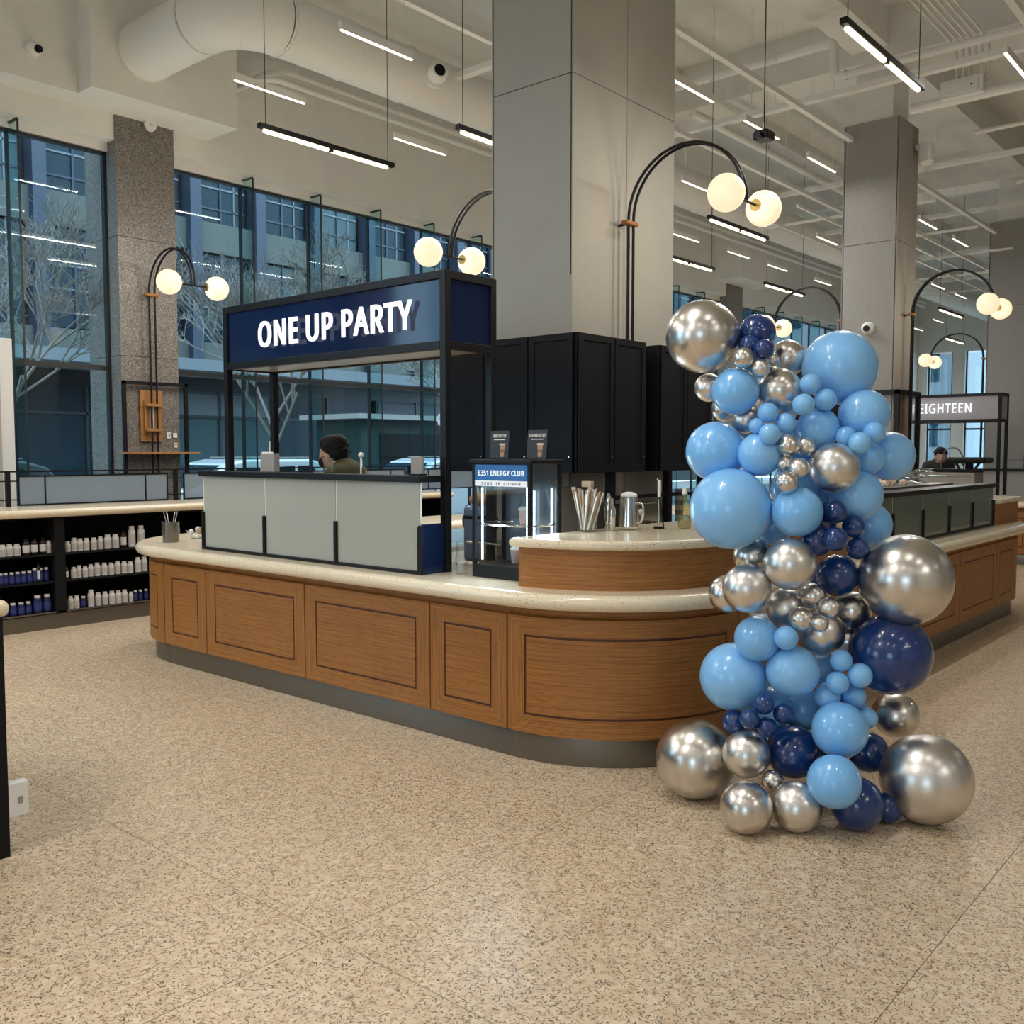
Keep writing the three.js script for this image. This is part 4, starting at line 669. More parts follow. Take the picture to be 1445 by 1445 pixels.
  for (let k = 0; k < 40; k++) { const a = rnd(0, 6.3), r = rnd(0, .35), p = V(r * Math.cos(a) * .6, rnd(0, .12) * (1 - r), r * Math.sin(a) * 1.3); mesh('foil_strand', tube([p, p.clone().add(V(rnd(-.09, .09), rnd(0, .07), rnd(-.12, .12))), p.clone().add(V(rnd(-.14, .14), rnd(-.02, .05), rnd(-.2, .2)))], .006, 10, 4), k % 3 ? steelMat : std({ color: lin(.25, .5, .6), metalness: .8, roughness: .2 }), fo); }
  const fl = thing('dried_flowers', 'small heap of pinkish cream blossoms beside the foil tinsel', 'flowers', [-3.1, 1.36, -8.75]); for (let k = 0; k < 14; k++) mesh('blossom', new THREE.DodecahedronGeometry(.035), k % 2 ? std({ color: lin(.6, .45, .36), roughness: .8 }) : std({ color: lin(.7, .6, .45), roughness: .8 }), fl, [rnd(-.1, .1), rnd(0, .05), rnd(-.25, .25)]);
  const shf = thing('inner_shelf', 'steel shelf carried on thin legs just inside the green screens', 'shelf', [-3.1, .925, -8.6]); mesh('board', rb(.4, .02, 3, .004, 0, .415, 0), M.steel, shf); for (const z of [-1.3, 1.3]) mesh('leg', cyl(.012, .012, .405, 8, .1, .2, z), M.steel, shf);
  const bs = thing('bottle_crate', 'black crate on the far island bar', 'crate', [-3.05, 1.192, -16.6]); mesh('floor', span(-.25, .25, 0, .015, -.4, .4), M.black, bs); for (const s of [-1, 1]) { mesh('side', span(s * .25 - .01, s * .25 + .01, 0, .13, -.4, .4), M.black, bs); mesh('end', span(-.25, .25, 0, .13, s * .4 - .01, s * .4 + .01), M.black, bs); } mesh('label_card', span(-.1, .06, .03, .08, .41, .414), white, bs);
  for (let k = 0; k < 12; k++) { const t = thing('sauce_bottle', k % 2 ? 'red capped sauce bottle in the black crate' : 'dark sauce bottle in the black crate', 'bottle', [-3.22 + (k % 3) * .16, 1.21, -16.3 - Math.floor(k / 3) * .2], 'bottles in the black crate'); mesh('bottle_body', lathe([[0, 0], [.03, 0], [.03, .12], [.012, .17], [.012, .19], [0, .19]], 12), k % 2 ? red : M.black, t); mesh('cap', cyl(.014, .014, .03, 10, 0, .2, 0), k % 2 ? red : white, t); }
  const fc = thing('faucet', 'tall curved swan-neck tap at the far kiosk', 'tap', [-5.05, .925, -16.9]); mesh('neck', tube([V(0, 0, 0), V(0, .6, 0), V(.08, .78, 0), V(.22, .8, 0), V(.32, .68, 0), V(.33, .5, 0)], .012, 40, 8), M.steel, fc); mesh('base', cyl(.03, .03, .04, 14, 0, .02, 0), M.steel, fc); mesh('lever', rod(V(0, .2, 0), V(-.08, .26, 0), .008), M.steel, fc);
  const ma = thing('display_case', 'black display case with a slanted hood at the far kiosk', 'display case', [-4.75, .925, -16.3]); mesh('case', rb(1.4, .42, .5, .02, -.25, .21, 0), M.grey, ma); mesh('hood', rb(.6, .1, .5, .045, .3, .6, 0), M.black, ma); mesh('stand', merge([rod(V(.3, .42, 0), V(.3, .56, 0), .06), rod(V(.22, .44, .2), V(.12, .6, .15), .02), rod(V(.42, .44, .2), V(.5, .58, .15), .02)]), M.black, ma); mesh('trim', rb(1.42, .05, .52, .006, -.25, .44, 0), M.black, ma); mesh('rail', rb(1.3, .015, .015, .004, -.25, .36, .26), steelMat, ma);
}

// ---------- bottle shelves along the windows ----------
{
  const t = thing('display_shelf', 'long black open shelf unit with a pale stone top before the windows', 'shelf');
  const z0 = -9.2, z1 = 3, xf = -9.05, xb = -9.7;
  mesh('kick_plate', span(xb, xf - .02, 0, .14, z0, z1), M.steel, t); mesh('back_panel', span(xb, xb + .02, .14, 1.05, z0, z1), M.blackMatt, t);
  for (const y of [.14, .432, .69, 1.035]) mesh('shelf_board', span(xb + .02, xf, y, y + .016, z0, z1), M.blackMatt, t);
  for (const z of [1.2, -.5, -2.25, -4.0, -5.75, -7.5, z0 + .03]) mesh('divider', span(xb + .02, xf + .004, .14, 1.05, z - .05, z + .05), M.blackMatt, t);
  mesh('shelf_lip', span(xf - .004, xf + .004, .15, .165, -4.95, -2.3), M.steel, t);
  single('shelf_worktop', new THREE.ExtrudeGeometry((() => { const s = new THREE.Shape(); s.moveTo(-.4, 0); s.lineTo(.36, 0); s.absarc(.36, .038, .038, -Math.PI / 2, Math.PI / 2); s.lineTo(-.4, .076); s.closePath(); return s; })(), { depth: z1 - z0, bevelEnabled: false, curveSegments: 10 }).translate(-9.36, 1.052, z0), M.stone, 'pale stone top with rounded edge over the black bottle shelves', 'worktop');
  // bottles
  const body = (r, h) => lathe([[0, 0], [r * .94, 0], [r, .006], [r, h * .72], [r * .92, h * .8], [r * .6, h * .86], [r * .6, h * .88], [0, h * .88]], 16), capG = (r, h) => cyl(r * .72, r * .72, h * .15, 14, 0, h * .925, 0), lab = (r, h) => lathe([[r + .0006, h * .16], [r + .0006, h * .62]], 16);
  const cols = { w: [white, white, std({ color: lin(.62, .58, .55), roughness: .6 })], b: [std({ color: lin(.012, .016, .09), roughness: .35 }), white, std({ color: lin(.03, .045, .2), roughness: .5 })], d: [std({ color: lin(.03, .02, .02), roughness: .25 }), M.black, white] };
  const word = { w: 'white capped supplement bottle', b: 'dark blue supplement tub with white lid', d: 'dark glass bottle with a pale label' }, lvl = ['top', 'middle', 'bottom'], yy = [.706, .448, .156];
  const cache = {};
  const put = (row, x, side, kind, h, r) => {
    const key = kind + h + r; if (!cache[key]) cache[key] = [body(r, h), capG(r, h), lab(r, h)];
    const z = onX(x / 4.817, 620 + 800 / 4.817, -9.12).z, b = thing('supplement_bottle', `${word[kind]}${h > .17 ? ', tall,' : ''} on the ${lvl[row]} shelf ${side ? 'nearer the oak island' : 'away from the oak island'}`, 'bottle', [-9.12 - rnd(0, .012), yy[row], z], `bottles on the ${lvl[row]} shelf, ${side ? 'island' : 'far'} bay`);
    const [g, c, l] = cache[key], m = cols[kind]; const bb = mesh('bottle_body', g, m[0], b); mesh('cap', c, m[1], b); mesh('paper_label', l, m[2], bb);
  };
  [[462, .1], [508, .13], [548, .12], [592, .12], [640, .12], [686, .125]].forEach(([x, h]) => put(0, x, 1, 'w', h, .028)); [735, 790].forEach(x => put(0, x, 1, 'w', .14, .034)); put(0, 845, 1, 'd', .17, .028); [900, 963].forEach(x => put(0, x, 1, 'w', .21, .034));
  [498, 537, 577, 618].forEach((x, i) => put(1, x, 1, 'w', .11 + (i % 2) * .01, .025)); [662, 709, 757, 799, 843, 884].forEach((x, i) => put(1, x, 1, 'w', .13 - (i % 3) * .006, .029)); [936, 982].forEach(x => put(1, x, 1, 'w', .15, .031)); put(1, 450, 1, 'd', .12, .02);
  [472, 512].forEach(x => put(2, x, 1, 'w', .125, .026)); put(2, 560, 1, 'b', .11, .027); put(2, 612, 1, 'w', .165, .03); [663, 710, 754, 798, 842].forEach((x, i) => put(2, x, 1, 'w', .13, .029)); put(2, 884, 1, 'w', .1, .022); [915, 950, 990].forEach(x => put(2, x, 1, 'b', .11, .021));
  [20, 68, 118].forEach(x => put(0, x, 0, 'w', .11, .031)); [178, 236, 296].forEach(x => put(0, x, 0, 'd', .15, .03)); put(0, 335, 0, 'w', .12, .024);
  [0, 36, 76, 116, 156, 196, 234, 272, 314].forEach((x, i) => put(1, x, 0, 'b', .11 + (i > 5 ? .02 : 0), .024)); put(1, 258, 0, 'd', .17, .02);
  [25, 78, 132, 184].forEach(x => put(2, x, 0, 'b', .12, .03)); [246, 312].forEach(x => put(2, x, 0, 'b', .17, .037));
  // railing on the shelf
  for (let k = 0; k < 5; k++) {
    const a = -2.04 - k * 1.75, b = a - 1.75;
    const r = thing('glass_railing', `black framed pale glass railing panel ${['beside the white tower end', 'in front of the white tower', 'in front of the granite pillar', 'behind the frosted screens', 'at the far end behind the sign'][k]}`, 'railing', [-9.65, 1.128, 0]);
    mesh('post', span(-.018, .018, 0, .34, a - .02, a + .02), M.black, r); mesh('top_rail', span(-.015, .015, .33, .345, b, a), M.black, r);
    const A = a - .1, Bz = b + .1; mesh('frame_bar', span(-.01, .01, .285, .3, Bz, A), M.black, r); mesh('frame_bar', span(-.01, .01, .005, .02, Bz, A), M.black, r);
    for (const z of [A, A - .25, Bz + .25, Bz]) mesh('upright', span(-.008, .008, .005, .3, z - .007, z + .007), M.black, r); mesh('glass_pane', span(-.004, .004, .02, .285, Bz + .006, A - .006), M.frostBlue, r);
    for (const z of [a - .06, b + .06]) for (const y of [.06, .24]) mesh('clip', span(-.006, .006, y, y + .012, z - .045, z + .045), M.black, r);
  }
  const tw = thing('white_tower', 'tall white boxy display tower standing behind the glass railing', 'display tower', [-10.4, 0, -3.75]); mesh('body', rb(.36, 2.8, .7, .006, 0, 1.4, 0), M.white, tw); mesh('inset_panel', bx(.01, 2.3, .5, .182, 1.35, .03), std({ color: lin(.45, .40, .34), roughness: .5 }), tw); mesh('plinth', bx(.38, .08, .72, 0, .04, 0), M.black, tw);
  const lb = thing('table', 'narrow bar table standing between the shelves and the windows', 'table', [-10.35, 0, -7.6]); mesh('table_top', rb(.4, .03, 1.6, .006, 0, 1.02, 0), M.black, lb); for (const z of [-.7, .7]) mesh('leg', bx(.05, 1.0, .05, 0, .5, z), M.black, lb);
}
// ---------- black side counter ----------
{
  const t = thing('side_counter', 'black panelled side counter with a cream rounded top', 'counter', [-4.05, 0, -1.555]);
  mesh('side_panel', span(-.03, 0, 0, .985, 0, 4), M.blackMatt, t); mesh('end_panel', span(-1.5, -.03, 0, .985, 0, .03), M.blackMatt, t); mesh('side_panel', span(-1.53, -1.5, 0, .985, 0, 4), M.blackMatt, t); mesh('inner_shelf', span(-1.5, -.03, .5, .52, .03, 4), M.blackMatt, t);
  single('side_worktop', rspan(-5.62, -4.045, .985, 1.055, -1.59, 2.5, .034), M.stone, 'cream stone top on the black side counter', 'worktop');
  const o = thing('outlet_box', 'white plastic outlet box low on the end of the black side counter', 'outlet', [-4.075, 0, -1.6]); mesh('cover', rspan(-.025, .025, .16, .3, -.035, .045, .004), M.white, o); mesh('socket_hole', rspan(.0245, .0265, .21, .24, -.01, .01, .0005), M.grey, o);
}
// ---------- cameras and small fittings ----------
function domeCam(label, p, n) {
  const t = thing('security_camera', label, 'camera', [p.x, p.y, p.z]); t.lookAt(p.x + n.x, p.y + n.y, p.z + n.z);
  mesh('mount', cyl(.085, .085, .03, 24).rotateX(1.57), M.white, t); mesh('dome', new THREE.SphereGeometry(.075, 24, 16).scale(1, 1, .9), M.white, t, [0, 0, .04]); mesh('lens_ring', cyl(.04, .042, .03, 20).rotateX(1.57), M.black, t, [.015, -.015, .1]); mesh('lens', cyl(.018, .018, .03, 14).rotateX(1.57), M.navy, t, [.015, -.015, .106]);
}
domeCam('white dome security camera on the soffit wall above the windows', onX(46, 70, -10.63), V(1, 0, 0));
domeCam('white dome security camera on the near face of the tall grey column', onZ(1225, 463, -13.265), V(0, 0, 1));
{
  const p = onX(212, 172, -10.95), t = thing('wireless_bridge', 'white double-disc antenna fixed to the granite pillar top', 'antenna', [p.x, p.y, p.z]);
  mesh('disc', cyl(.07, .075, .03, 24).rotateZ(1.57), M.white, t, [.06, -.06, .03]); mesh('disc', cyl(.05, .055, .03, 24).rotateZ(1.57), M.white, t, [.05, .04, -.03]); mesh('arm', rod(V(0, .02, 0), V(.06, -.02, 0), .015), M.white, t); mesh('slot', bx(.004, .006, .04), M.black, t, [.078, -.06, .03]);
  const s = onX(1291, 185, -4.6), u = thing('wall_speaker', 'white bracketed speaker on the side of the tall grey column head', 'speaker', [-4.55, 5.75, -13.9]); mesh('case', rb(.16, .28, .2, .03), M.pipe, u, [.08, 0, 0]); mesh('bracket', bx(.06, .05, .1), M.pipe, u, [-.02, .1, 0]); mesh('grille', rb(.01, .22, .15, .004), M.white, u, [.162, 0, 0]);
  const pr = onY(1078, 192, 5.2), v = thing('projector', 'small black spotlight projector hung far up between the strip lights', 'projector', [pr.x, pr.y, pr.z]); mesh('case', rb(.18, .1, .2, .02), M.black, v); mesh('barrel', cyl(.035, .045, .12, 14).rotateX(1.57), M.black, v, [0, -.02, .12]); mesh('drop_rod', cyl(.006, .006, 1.6, 6, 0, .85, 0), M.black, v);
  const f = thing('column_frame', 'tall black metal frame with wood strips around the tall grey column', 'frame', [-4.55, 0, -13.66]);
  for (const z of [-.42, .42]) mesh('post', span(-.03, .03, 0, 2.5, z - .03, z + .03), M.black, f); mesh('top_bar', span(-.03, .03, 2.44, 2.5, -.45, .45), M.black, f); mesh('glass_pane', span(-.006, .006, .1, 2.44, -.39, .39), M.clear, f); mesh('wood_strip', span(-.06, -.03, 1.2, 2.4, -.1, .1), M.oak, f); mesh('top_bar', span(-1.0, -.03, 2.44, 2.5, .39, .45), M.black, f); mesh('post', span(-1.03, -.97, 0, 2.5, .39, .45), M.black, f);
  const bd = thing('menu_board', 'dark grey blank screen on the wall beyond the far kiosk', 'screen', [-3.6, 1.5, -21.5]); mesh('frame', rb(2.2, .95, .05, .006, 0, .45, 0), M.black, bd); mesh('screen_face', rb(2.1, .85, .01, .002, 0, .45, .03), std({ color: lin(.09, .085, .1), roughness: .35 }), bd); for (const x of [-.9, .9]) mesh('leg', span(x - .02, x + .02, -1.5, 0, -.02, .02), M.black, bd);
  const hb = thing('back_counter', 'pale grey service counter behind the far kiosk', 'counter', [-4.2, 0, -20.0]); mesh('front_board', span(-1.5, .8, 0, 1.3, -.3, .3), M.paint, hb); mesh('top_board', span(-1.55, .85, 1.3, 1.34, -.34, .34), M.black, hb);
}
// ---------- people ----------
function blob(bones, cell, pad, k = .035) {                        // bones: [a, ra, b, rb]
  const lo = V(1e9, 1e9, 1e9), hi = V(-1e9, -1e9, -1e9);
  for (const [a, ra, b, rb_] of bones) for (const [p, r] of [[a, ra], [b, rb_]]) { lo.min(p.clone().subScalar(r + pad)); hi.max(p.clone().addScalar(r + pad)); }
  const size = Math.max(hi.x - lo.x, hi.y - lo.y, hi.z - lo.z), n = Math.min(150, Math.ceil(size / cell) + 6), mc = new MarchingCubes(n, new THREE.MeshBasicMaterial(), false, false, 400000), c = lo.clone().add(hi).multiplyScalar(.5), half = n / 2, s = size / 2 * n / (n - 5);
  mc.isolation = 0; const P = V(), ab = V(), ap = V();
  const pre = bones.map(([a, ra, b, r2]) => ({ a, ra, r2, ab: b.clone().sub(a), L: Math.max(1e-9, b.distanceToSquared(a)) }));
  for (let z = 0; z < n; z++) for (let y = 0; y < n; y++) for (let x = 0; x < n; x++) {
    P.set((x - half) / half * s + c.x, (y - half) / half * s + c.y, (z - half) / half * s + c.z); let d = 9;
    for (const q of pre) { ap.copy(P).sub(q.a); const h = Math.max(0, Math.min(1, ap.dot(q.ab) / q.L)); const e = ap.addScaledVector(q.ab, -h).length() - (q.ra + (q.r2 - q.ra) * h); if (e > d + k * 2) continue; const m = Math.max(k - Math.abs(d - e), 0) / k; d = Math.min(d, e) - m * m * k * .25; }
    mc.field[x + y * n + z * n * n] = -d;
  }
  mc.update();
  const g = new THREE.BufferGeometry(); g.setAttribute('position', new THREE.BufferAttribute(mc.positionArray.slice(0, mc.count * 3), 3)); g.setAttribute('normal', new THREE.BufferAttribute(mc.normalArray.slice(0, mc.count * 3), 3));
  g.scale(s, s, s).translate(c.x, c.y, c.z); return g;
}
function person(label, pos, turn, cloth, legs, scaleAll = 1, mask = true) {
  const t = thing('person', label, 'person', pos); t.rotation.y = turn; t.scale.setScalar(scaleAll);
  const skin = std({ color: lin(.48, .29, .2), roughness: .6 }), hairM = phy({ color: lin(.005, .0045, .0045), roughness: .7, specularIntensity: .5 });
  const b = [], B = (a, ra, c, rc) => b.push([V(...a), ra, V(...c), rc]);
  // faces +z; bowed head, hands working at the counter in front
  B([0, .95, 0], .125, [0, 1.12, .0], .13); B([0, 1.12, 0], .135, [0, 1.36, .03], .14); B([-.1, 1.38, .03], .09, [.1, 1.38, .03], .09); B([0, 1.42, .04], .06, [0, 1.49, .1], .055);
  const HY = -.085, HZ = .05, H = (x, y, z) => [x, y + HY, z + HZ];
  B(H(0, 1.60, .09), .082, H(0, 1.66, .10), .09); B(H(0, 1.575, .15), .048, H(0, 1.6, .14), .056); B(H(0, 1.61, .19), .014, H(0, 1.585, .2), .018);
  for (const s of [-1, 1]) {
    B([s * .18, 1.38, .03], .062, [s * .24, 1.12, .08], .048); B([s * .24, 1.12, .08], .045, [s * .17, 1.03, .3], .032); B([s * .085, .92, 0], .1, [s * .1, .5, .02], .07); B([s * .1, .5, .02], .065, [s * .1, .09, -.02], .042); B([s * .1, .05, -.04], .04, [s * .11, .04, .14], .036);
    B(H(s * .088, 1.62, .09), .016, H(s * .092, 1.59, .085), .012);
    B([s * .17, 1.03, .3], .032, [s * .155, 1.02, .37], .034); for (let f = 0; f < 4; f++) { const ox = s * (.135 + f * .017), L = [.055, .065, .06, .048][f]; B([ox, 1.02, .385], .0095, [ox, 1.01, .385 + L * .6], .009); B([ox, 1.01, .385 + L * .6], .009, [ox, .995, .385 + L], .008); } B([s * .135, 1.02, .34], .011, [s * .1, 1.01, .385], .009);
  }
  mesh('body', blob(b, .0125, .03, .03), skin, t);
  const c = [], C = (a, ra, d, rd) => c.push([V(...a), ra, V(...d), rd]);
  C([0, .93, 0], .15, [0, 1.12, 0], .155); C([0, 1.12, 0], .158, [0, 1.34, .02], .163); C([-.12, 1.375, .02], .098, [.12, 1.375, .02], .098); C([0, 1.4, .02], .09, [0, 1.45, .05], .07);
  for (const s of [-1, 1]) C([s * .18, 1.38, .03], .078, [s * .235, 1.16, .075], .066);
  mesh('shirt', blob(c, .014, .03, .04), cloth, t);
  const d = []; for (const s of [-1, 1]) { d.push([V(s * .07, .92, 0), .125, V(s * .1, .5, .02), .085], [V(s * .1, .5, .02), .083, V(s * .1, .1, -.02), .062]); } mesh('trousers', blob(d, .016, .03, .05), legs, t);
  const HV = (...a) => V(...H(...a)), h = [[HV(0, 1.675, .075), .097, HV(0, 1.64, .06), .094], [HV(0, 1.695, .12), .08, HV(0, 1.70, .05), .083], [HV(0, 1.60, .03), .066, HV(0, 1.57, .035), .048]]; for (const s of [-1, 1]) h.push([HV(s * .07, 1.68, .11), .034, HV(s * .076, 1.645, .08), .026]);
  for (let i = 0; i < 60; i++) { const a = i * 2.4, e = rnd(-.1, 1.4), n = [Math.cos(a) * Math.cos(e), Math.sin(e), Math.sin(a) * Math.cos(e) - .2]; const p = HV(n[0] * .086, 1.665 + n[1] * .086, .085 + n[2] * .086), q = p.clone().add(V(n[0] * .02, n[1] * .018 - .012, n[2] * .022)); h.push([p, .02, q, .007]); }
  mesh('hair', blob(h, .0065, .02, .014), hairM, t);
  for (const s of [-1, 1]) { mesh('eye', new THREE.SphereGeometry(.011, 12, 10), M.white, t, H(s * .034, 1.632, .178)); mesh('pupil', new THREE.SphereGeometry(.006, 10, 8), M.black, t, H(s * .034, 1.632, .186)); mesh('shoe', rb(.1, .09, .28, .035, s * .105, .045, .05), M.black, t); }
  if (mask) { mesh('face_mask', new THREE.SphereGeometry(.07, 20, 16).scale(.95, .78, .6), M.black, t, H(0, 1.572, .165)); for (const s of [-1, 1]) mesh('ear_loop', tube([HV(s * .055, 1.58, .185), HV(s * .083, 1.605, .14), HV(s * .1, 1.62, .085)], .003, 14, 5), M.black, t); } else mesh('mouth', new THREE.SphereGeometry(.02, 12, 8).scale(1.2, .35, .5), red, t, H(0, 1.558, .193));
  return t;
}
const olive = std({ color: lin(.07, .062, .022), roughness: .85 }), darkCloth = std({ color: lin(.015, .015, .018), roughness: .8 });
{
  const p = cast(482, 640, 7.75), w = person('dark-haired worker in an olive shirt and black mask bent over behind the frosted screens', [p.x + .1, 0, p.z], -1.2, olive, darkCloth, 1.06);
  mesh('apron_strap', tube([V(-.03, 1.42, -.1), V(-.02, 1.3, -.165), V(-.03, 1.12, -.17)], .008, 20, 6), white, w); mesh('strap_knot', new THREE.SphereGeometry(.018, 12, 10), white, w, [-.028, 1.4, -.115]);
  person('person in black clothes leaning behind the far kiosk counter', [-5.2, 0, -17.2], .6, darkCloth, darkCloth, 1.03, false);
}
// ---------- the street outside ----------
{
  const st = struct('ground'); mesh('pavement', span(-16.2, -11.45, -.2, -.02, -60, 30, ub), M.grey, st); mesh('road', span(-25, -16.2, -.3, -.14, -60, 30, ub), std({ map: T.asphalt, roughness: .8 }), st); mesh('far_pavement', span(-29, -25, -.2, -.02, -60, 30, ub), M.grey, st);
  mesh('yard', span(-11.6, 12, -.3, -.2, 12.3, 40, ub), M.grey, st); mesh('yard', span(-12, 12, -.3, -.2, -60, -34.3, ub), M.grey, st);
  const navyPier = std({ color: lin(.02, .03, .05), roughness: .5 }), teal = phy({ color: lin(.012, .026, .036), roughness: .25, specularIntensity: .35 }), tealLit = phy({ color: lin(.05, .085, .09), roughness: .3, specularIntensity: .35 }), sp = std({ color: lin(.075, .08, .068), roughness: .7 }), dark = std({ color: lin(.012, .016, .018), roughness: .4 }), slabM = std({ color: lin(.14, .155, .165), roughness: .7 });
  const b = thing('office_building', 'dark blue glass office block across the street', 'building', [-29, 0, 0]);
  mesh('core', span(-12, -.3, 0, 30, -52, 18), dark, b);
  for (let f = 0; f < 6; f++) {
    const y = 4.9 + f * 4.0; mesh('floor_band', span(-.3, .06, y - .55, y + .45, -52, 18), sp, b);
    for (let k = 0; k < 28; k++) {
      const z = 17.5 - k * 2.5; if (f > 3 && k % 2) continue;
      const w = mesh('window', span(-.3, -.1, y + .5, y + 3.4, z - 2.0, z - .1), (k * 7 + f * 3) % 5 === 0 ? tealLit : teal, b);
      mesh('glazing_bar', span(-.1, -.04, y + .45, y + 3.45, z - 1.08, z - 1.02), navyPier, w); for (const [h, m] of [[.9, navyPier], [1.6, slabM], [2.3, slabM], [2.9, navyPier]]) mesh('glazing_bar', span(-.1, -.05, y + h, y + h + .06, z - 2.0, z - .1), m, w); mesh('glazing_bar', span(-.1, -.05, y + .45, y + 3.45, z - 1.6, z - 1.56), slabM, w);
    }
  }
  for (let k = 0; k < 29; k++) mesh('pier', span(-.2, .35, 4.3, 28.5, 17.3 - k * 2.5 + .1, 17.3 - k * 2.5 + .5), navyPier, b);
  mesh('canopy', span(-.1, 2.6, 4.15, 4.5, -30, -4), slabM, b); mesh('canopy', span(-.1, 2.2, 4.15, 4.5, 0, 18), slabM, b);
  for (let k = 0; k < 14; k++) { const z = 16 - k * 4.6; const s = mesh('shopfront', span(-.3, -.05, .2, 3.7, z - 4.2, z), k % 3 === 1 ? tealLit : teal, b); mesh('glazing_bar', span(-.06, .02, .2, 3.7, z - 2.2, z - 2.12), dark, s); mesh('glazing_bar', span(-.06, .02, 2.8, 2.88, z - 4.2, z), dark, s); if (k % 2) mesh('blind', span(-.06, -.02, 2.9, 3.6, z - 4.1, z - .1), slabM, s); }
  const b2 = thing('pale_tower', 'pale office tower rising beyond the blue glass block', 'building', [-34, 0, -62]); mesh('tower_body', span(-9, 16, 0, 40, -16, 0), slabM, b2); for (let f = 0; f < 9; f++) for (let k = 0; k < 8; k++) { const w = mesh('window', span(-8 + k * 3, -5.8 + k * 3, 2 + f * 4, 4.8 + f * 4, 0, .06), teal, b2); }
  // bare street trees
  const bark = std({ color: lin(.33, .30, .27), roughness: .9 });
  const tree = (x, z, label, s) => {
    seed = s; const t = thing('street_tree', label, 'tree', [x, -.02, z]), br = [];
    const grow = (p, d, L, r, depth) => { const e = p.clone().addScaledVector(d, L); br.push(rod(p, e, r, depth > 3 ? 5 : 3, r * .75)); if (depth === 0) return; const n = depth > 3 ? 3 : 3; for (let i = 0; i < n; i++) { const q = d.clone().add(V(rnd(-.85, .85), rnd(-.25, .6), rnd(-.85, .85))).normalize(); grow(p.clone().addScaledVector(d, L * rnd(.6, 1)), q, L * rnd(.62, .82), r * .72, depth - 1); } };
    mesh('trunk', rod(V(0, 0, 0), V(.05, 2.3, 0), .08, 10, .05), std({ color: lin(.16, .11, .08), roughness: .9 }), t); for (let i = 0; i < 4; i++) grow(V(.04, 1.7 + i * .17, 0), V(Math.cos(i * 1.6) * .7, 1, Math.sin(i * 1.6) * .7).normalize(), 1.15, .026, 6); mesh('branches', merge(br), bark, t);
    mesh('tree_guard', lathe([[.35, 0], [.35, .06], [.3, .06]], 20), dark, t);
  };
  tree(-13.4, -5.2, 'bare pale street tree outside the window beside the white tower', 11); tree(-13.6, -9.6, 'bare pale street tree outside seen under the shop sign', 23); tree(-13.8, -15, 'bare pale street tree outside beyond the overhead cupboards', 37);
  // parked cars
  const car = (x, z, label, paint) => {
    const t = thing('parked_car', label, 'car', [x, -.14, z]), W = 1.84;
    const sh = new THREE.Shape(); [[-2.3, .35], [-2.32, .75], [-2.2, .98], [-1.25, 1.06], [2.15, 1.08], [2.3, .9], [2.32, .4], [2.2, .3], [-2.2, .28]].forEach((p, i) => i ? sh.lineTo(p[0], p[1]) : sh.moveTo(p[0], p[1])); sh.closePath();
    mesh('car_body', new THREE.ExtrudeGeometry(sh, { depth: W - .12, bevelEnabled: true, bevelSize: .06, bevelThickness: .06, bevelSegments: 3 }).translate(0, 0, -W / 2 + .06).rotateY(Math.PI / 2), paint, t);
    const cb = new THREE.Shape(); [[-1.3, 1.08], [-.6, 1.52], [-.2, 1.6], [1.4, 1.6], [1.75, 1.5], [2.1, 1.1]].forEach((p, i) => i ? cb.lineTo(p[0], p[1]) : cb.moveTo(p[0], p[1])); cb.closePath();
    mesh('cabin', new THREE.ExtrudeGeometry(cb, { depth: W - .36, bevelEnabled: true, bevelSize: .05, bevelThickness: .08, bevelSegments: 3 }).translate(0, 0, -W / 2 + .18).rotateY(Math.PI / 2), paint, t);
    const gw = new THREE.Shape(); [[-1.0, 1.12], [-.45, 1.47], [1.35, 1.52], [1.75, 1.14]].forEach((p, i) => i ? gw.lineTo(p[0], p[1]) : gw.moveTo(p[0], p[1])); gw.closePath();
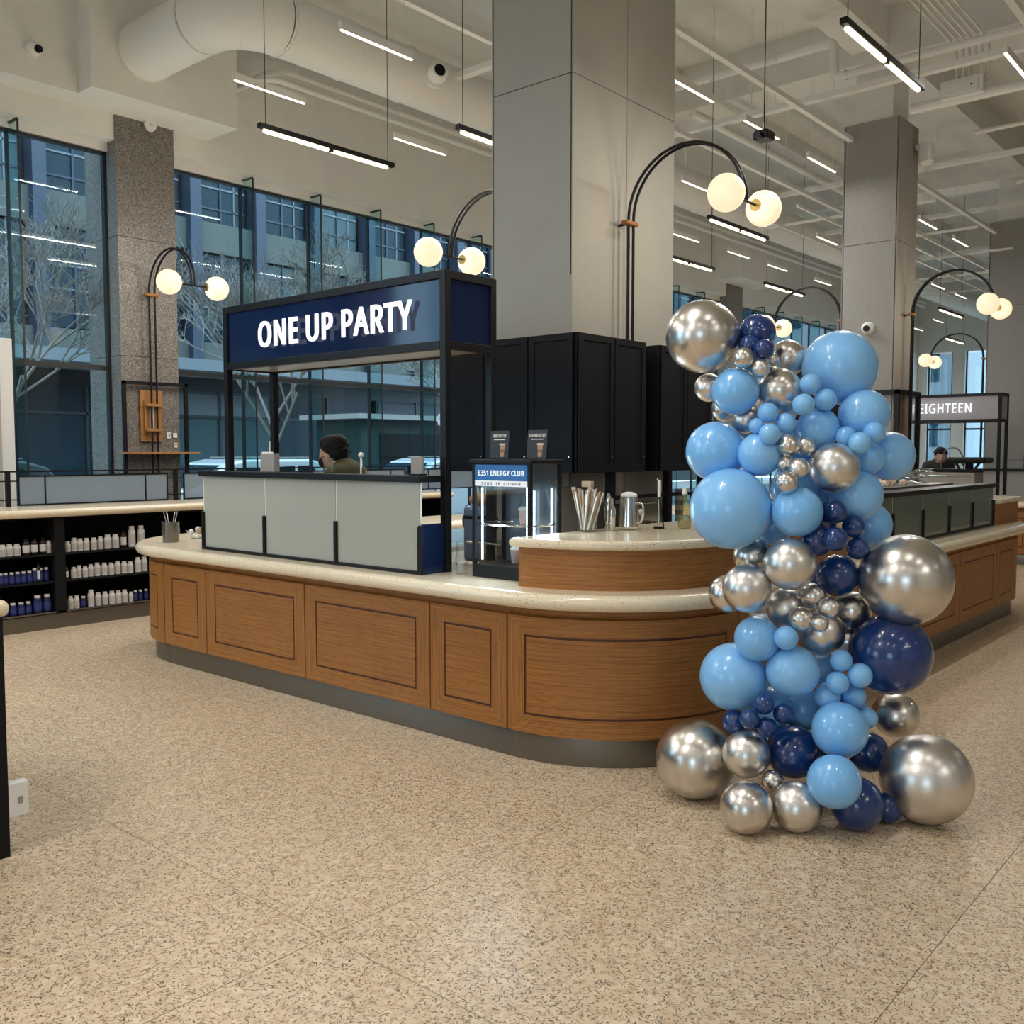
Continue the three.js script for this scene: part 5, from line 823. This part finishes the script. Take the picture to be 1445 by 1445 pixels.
    for (const s of [-1, 1]) { const g = mesh('side_window', new THREE.ExtrudeGeometry(gw, { depth: .02, bevelEnabled: false }).translate(0, 0, s * (W / 2 - .07) - .01).rotateY(Math.PI / 2), teal, t); for (const u of [.1, .95]) mesh('window_pillar', bx(.03, .42, .05, s * (W / 2 - .06), 1.31, -u), paint, t); mesh('roof_rail', rod(V(s * .7, 1.68, .1), V(s * .7, 1.68, -1.4), .018), M.steel, t); }
    mesh('windscreen', new THREE.PlaneGeometry(1.4, .78).rotateX(-1.0).translate(0, 1.33, 1.08), teal, t);
    for (const [u, s] of [[-1.45, 1], [-1.45, -1], [1.4, 1], [1.4, -1]]) { const w = mesh('wheel', cyl(.34, .34, .22, 24).rotateZ(1.57), M.black, t, [s * .82, .34, -u]); mesh('rim', cyl(.21, .21, .23, 16).rotateZ(1.57), M.steel, w); }
    for (const s of [-1, 1]) { mesh('head_lamp', bx(.3, .12, .04, s * .65, .82, 2.36), M.white, t); mesh('tail_lamp', bx(.2, .2, .04, s * .72, .85, -2.36), red, t); }
    return t;
  };
  const carWhite = phy({ color: lin(.72, .76, .8), roughness: .25, clearcoat: .8 }), carDark = phy({ color: lin(.06, .075, .08), roughness: .25, clearcoat: .8 });
  car(-17.4, -11.3, 'white car parked outside beyond the granite pillar frame', carWhite); car(-17.4, -17.0, 'white car parked outside behind the worker', carWhite); car(-17.4, -5.4, 'dark car parked outside behind the white tower', carDark); car(-17.4, -23, 'dark car parked farther along the street', carDark);
  const van = thing('delivery_kiosk', 'dark green street kiosk with a pale roof edge outside', 'kiosk', [-22, 0, -20]); mesh('kiosk_body', span(-1, 1, 0, 2.6, -2.2, 2.2), std({ color: lin(.01, .035, .03), roughness: .5 }), van); mesh('roof_edge', span(-1.3, 1.4, 2.6, 2.74, -2.6, 2.6), M.grey, van); mesh('hatch', span(1, 1.03, 1.1, 2.2, -1.5, 1.5), M.black, van);
  const sg = thing('street_sign', 'round white street sign on a thin pole outside', 'sign', [-15.6, 0, -15.6]); mesh('pole', cyl(.03, .03, 2.6, 10, 0, 1.3, 0), M.steel, sg); mesh('disc', cyl(.15, .15, .02, 24).rotateZ(1.57).translate(.04, 2.4, 0), M.white, sg);
}

scene.traverse(o => { if (o.isMesh) { o.castShadow = true; o.receiveShadow = true; } if (o.isPointLight) o.castShadow = true; });
renderer.render(scene, camera);
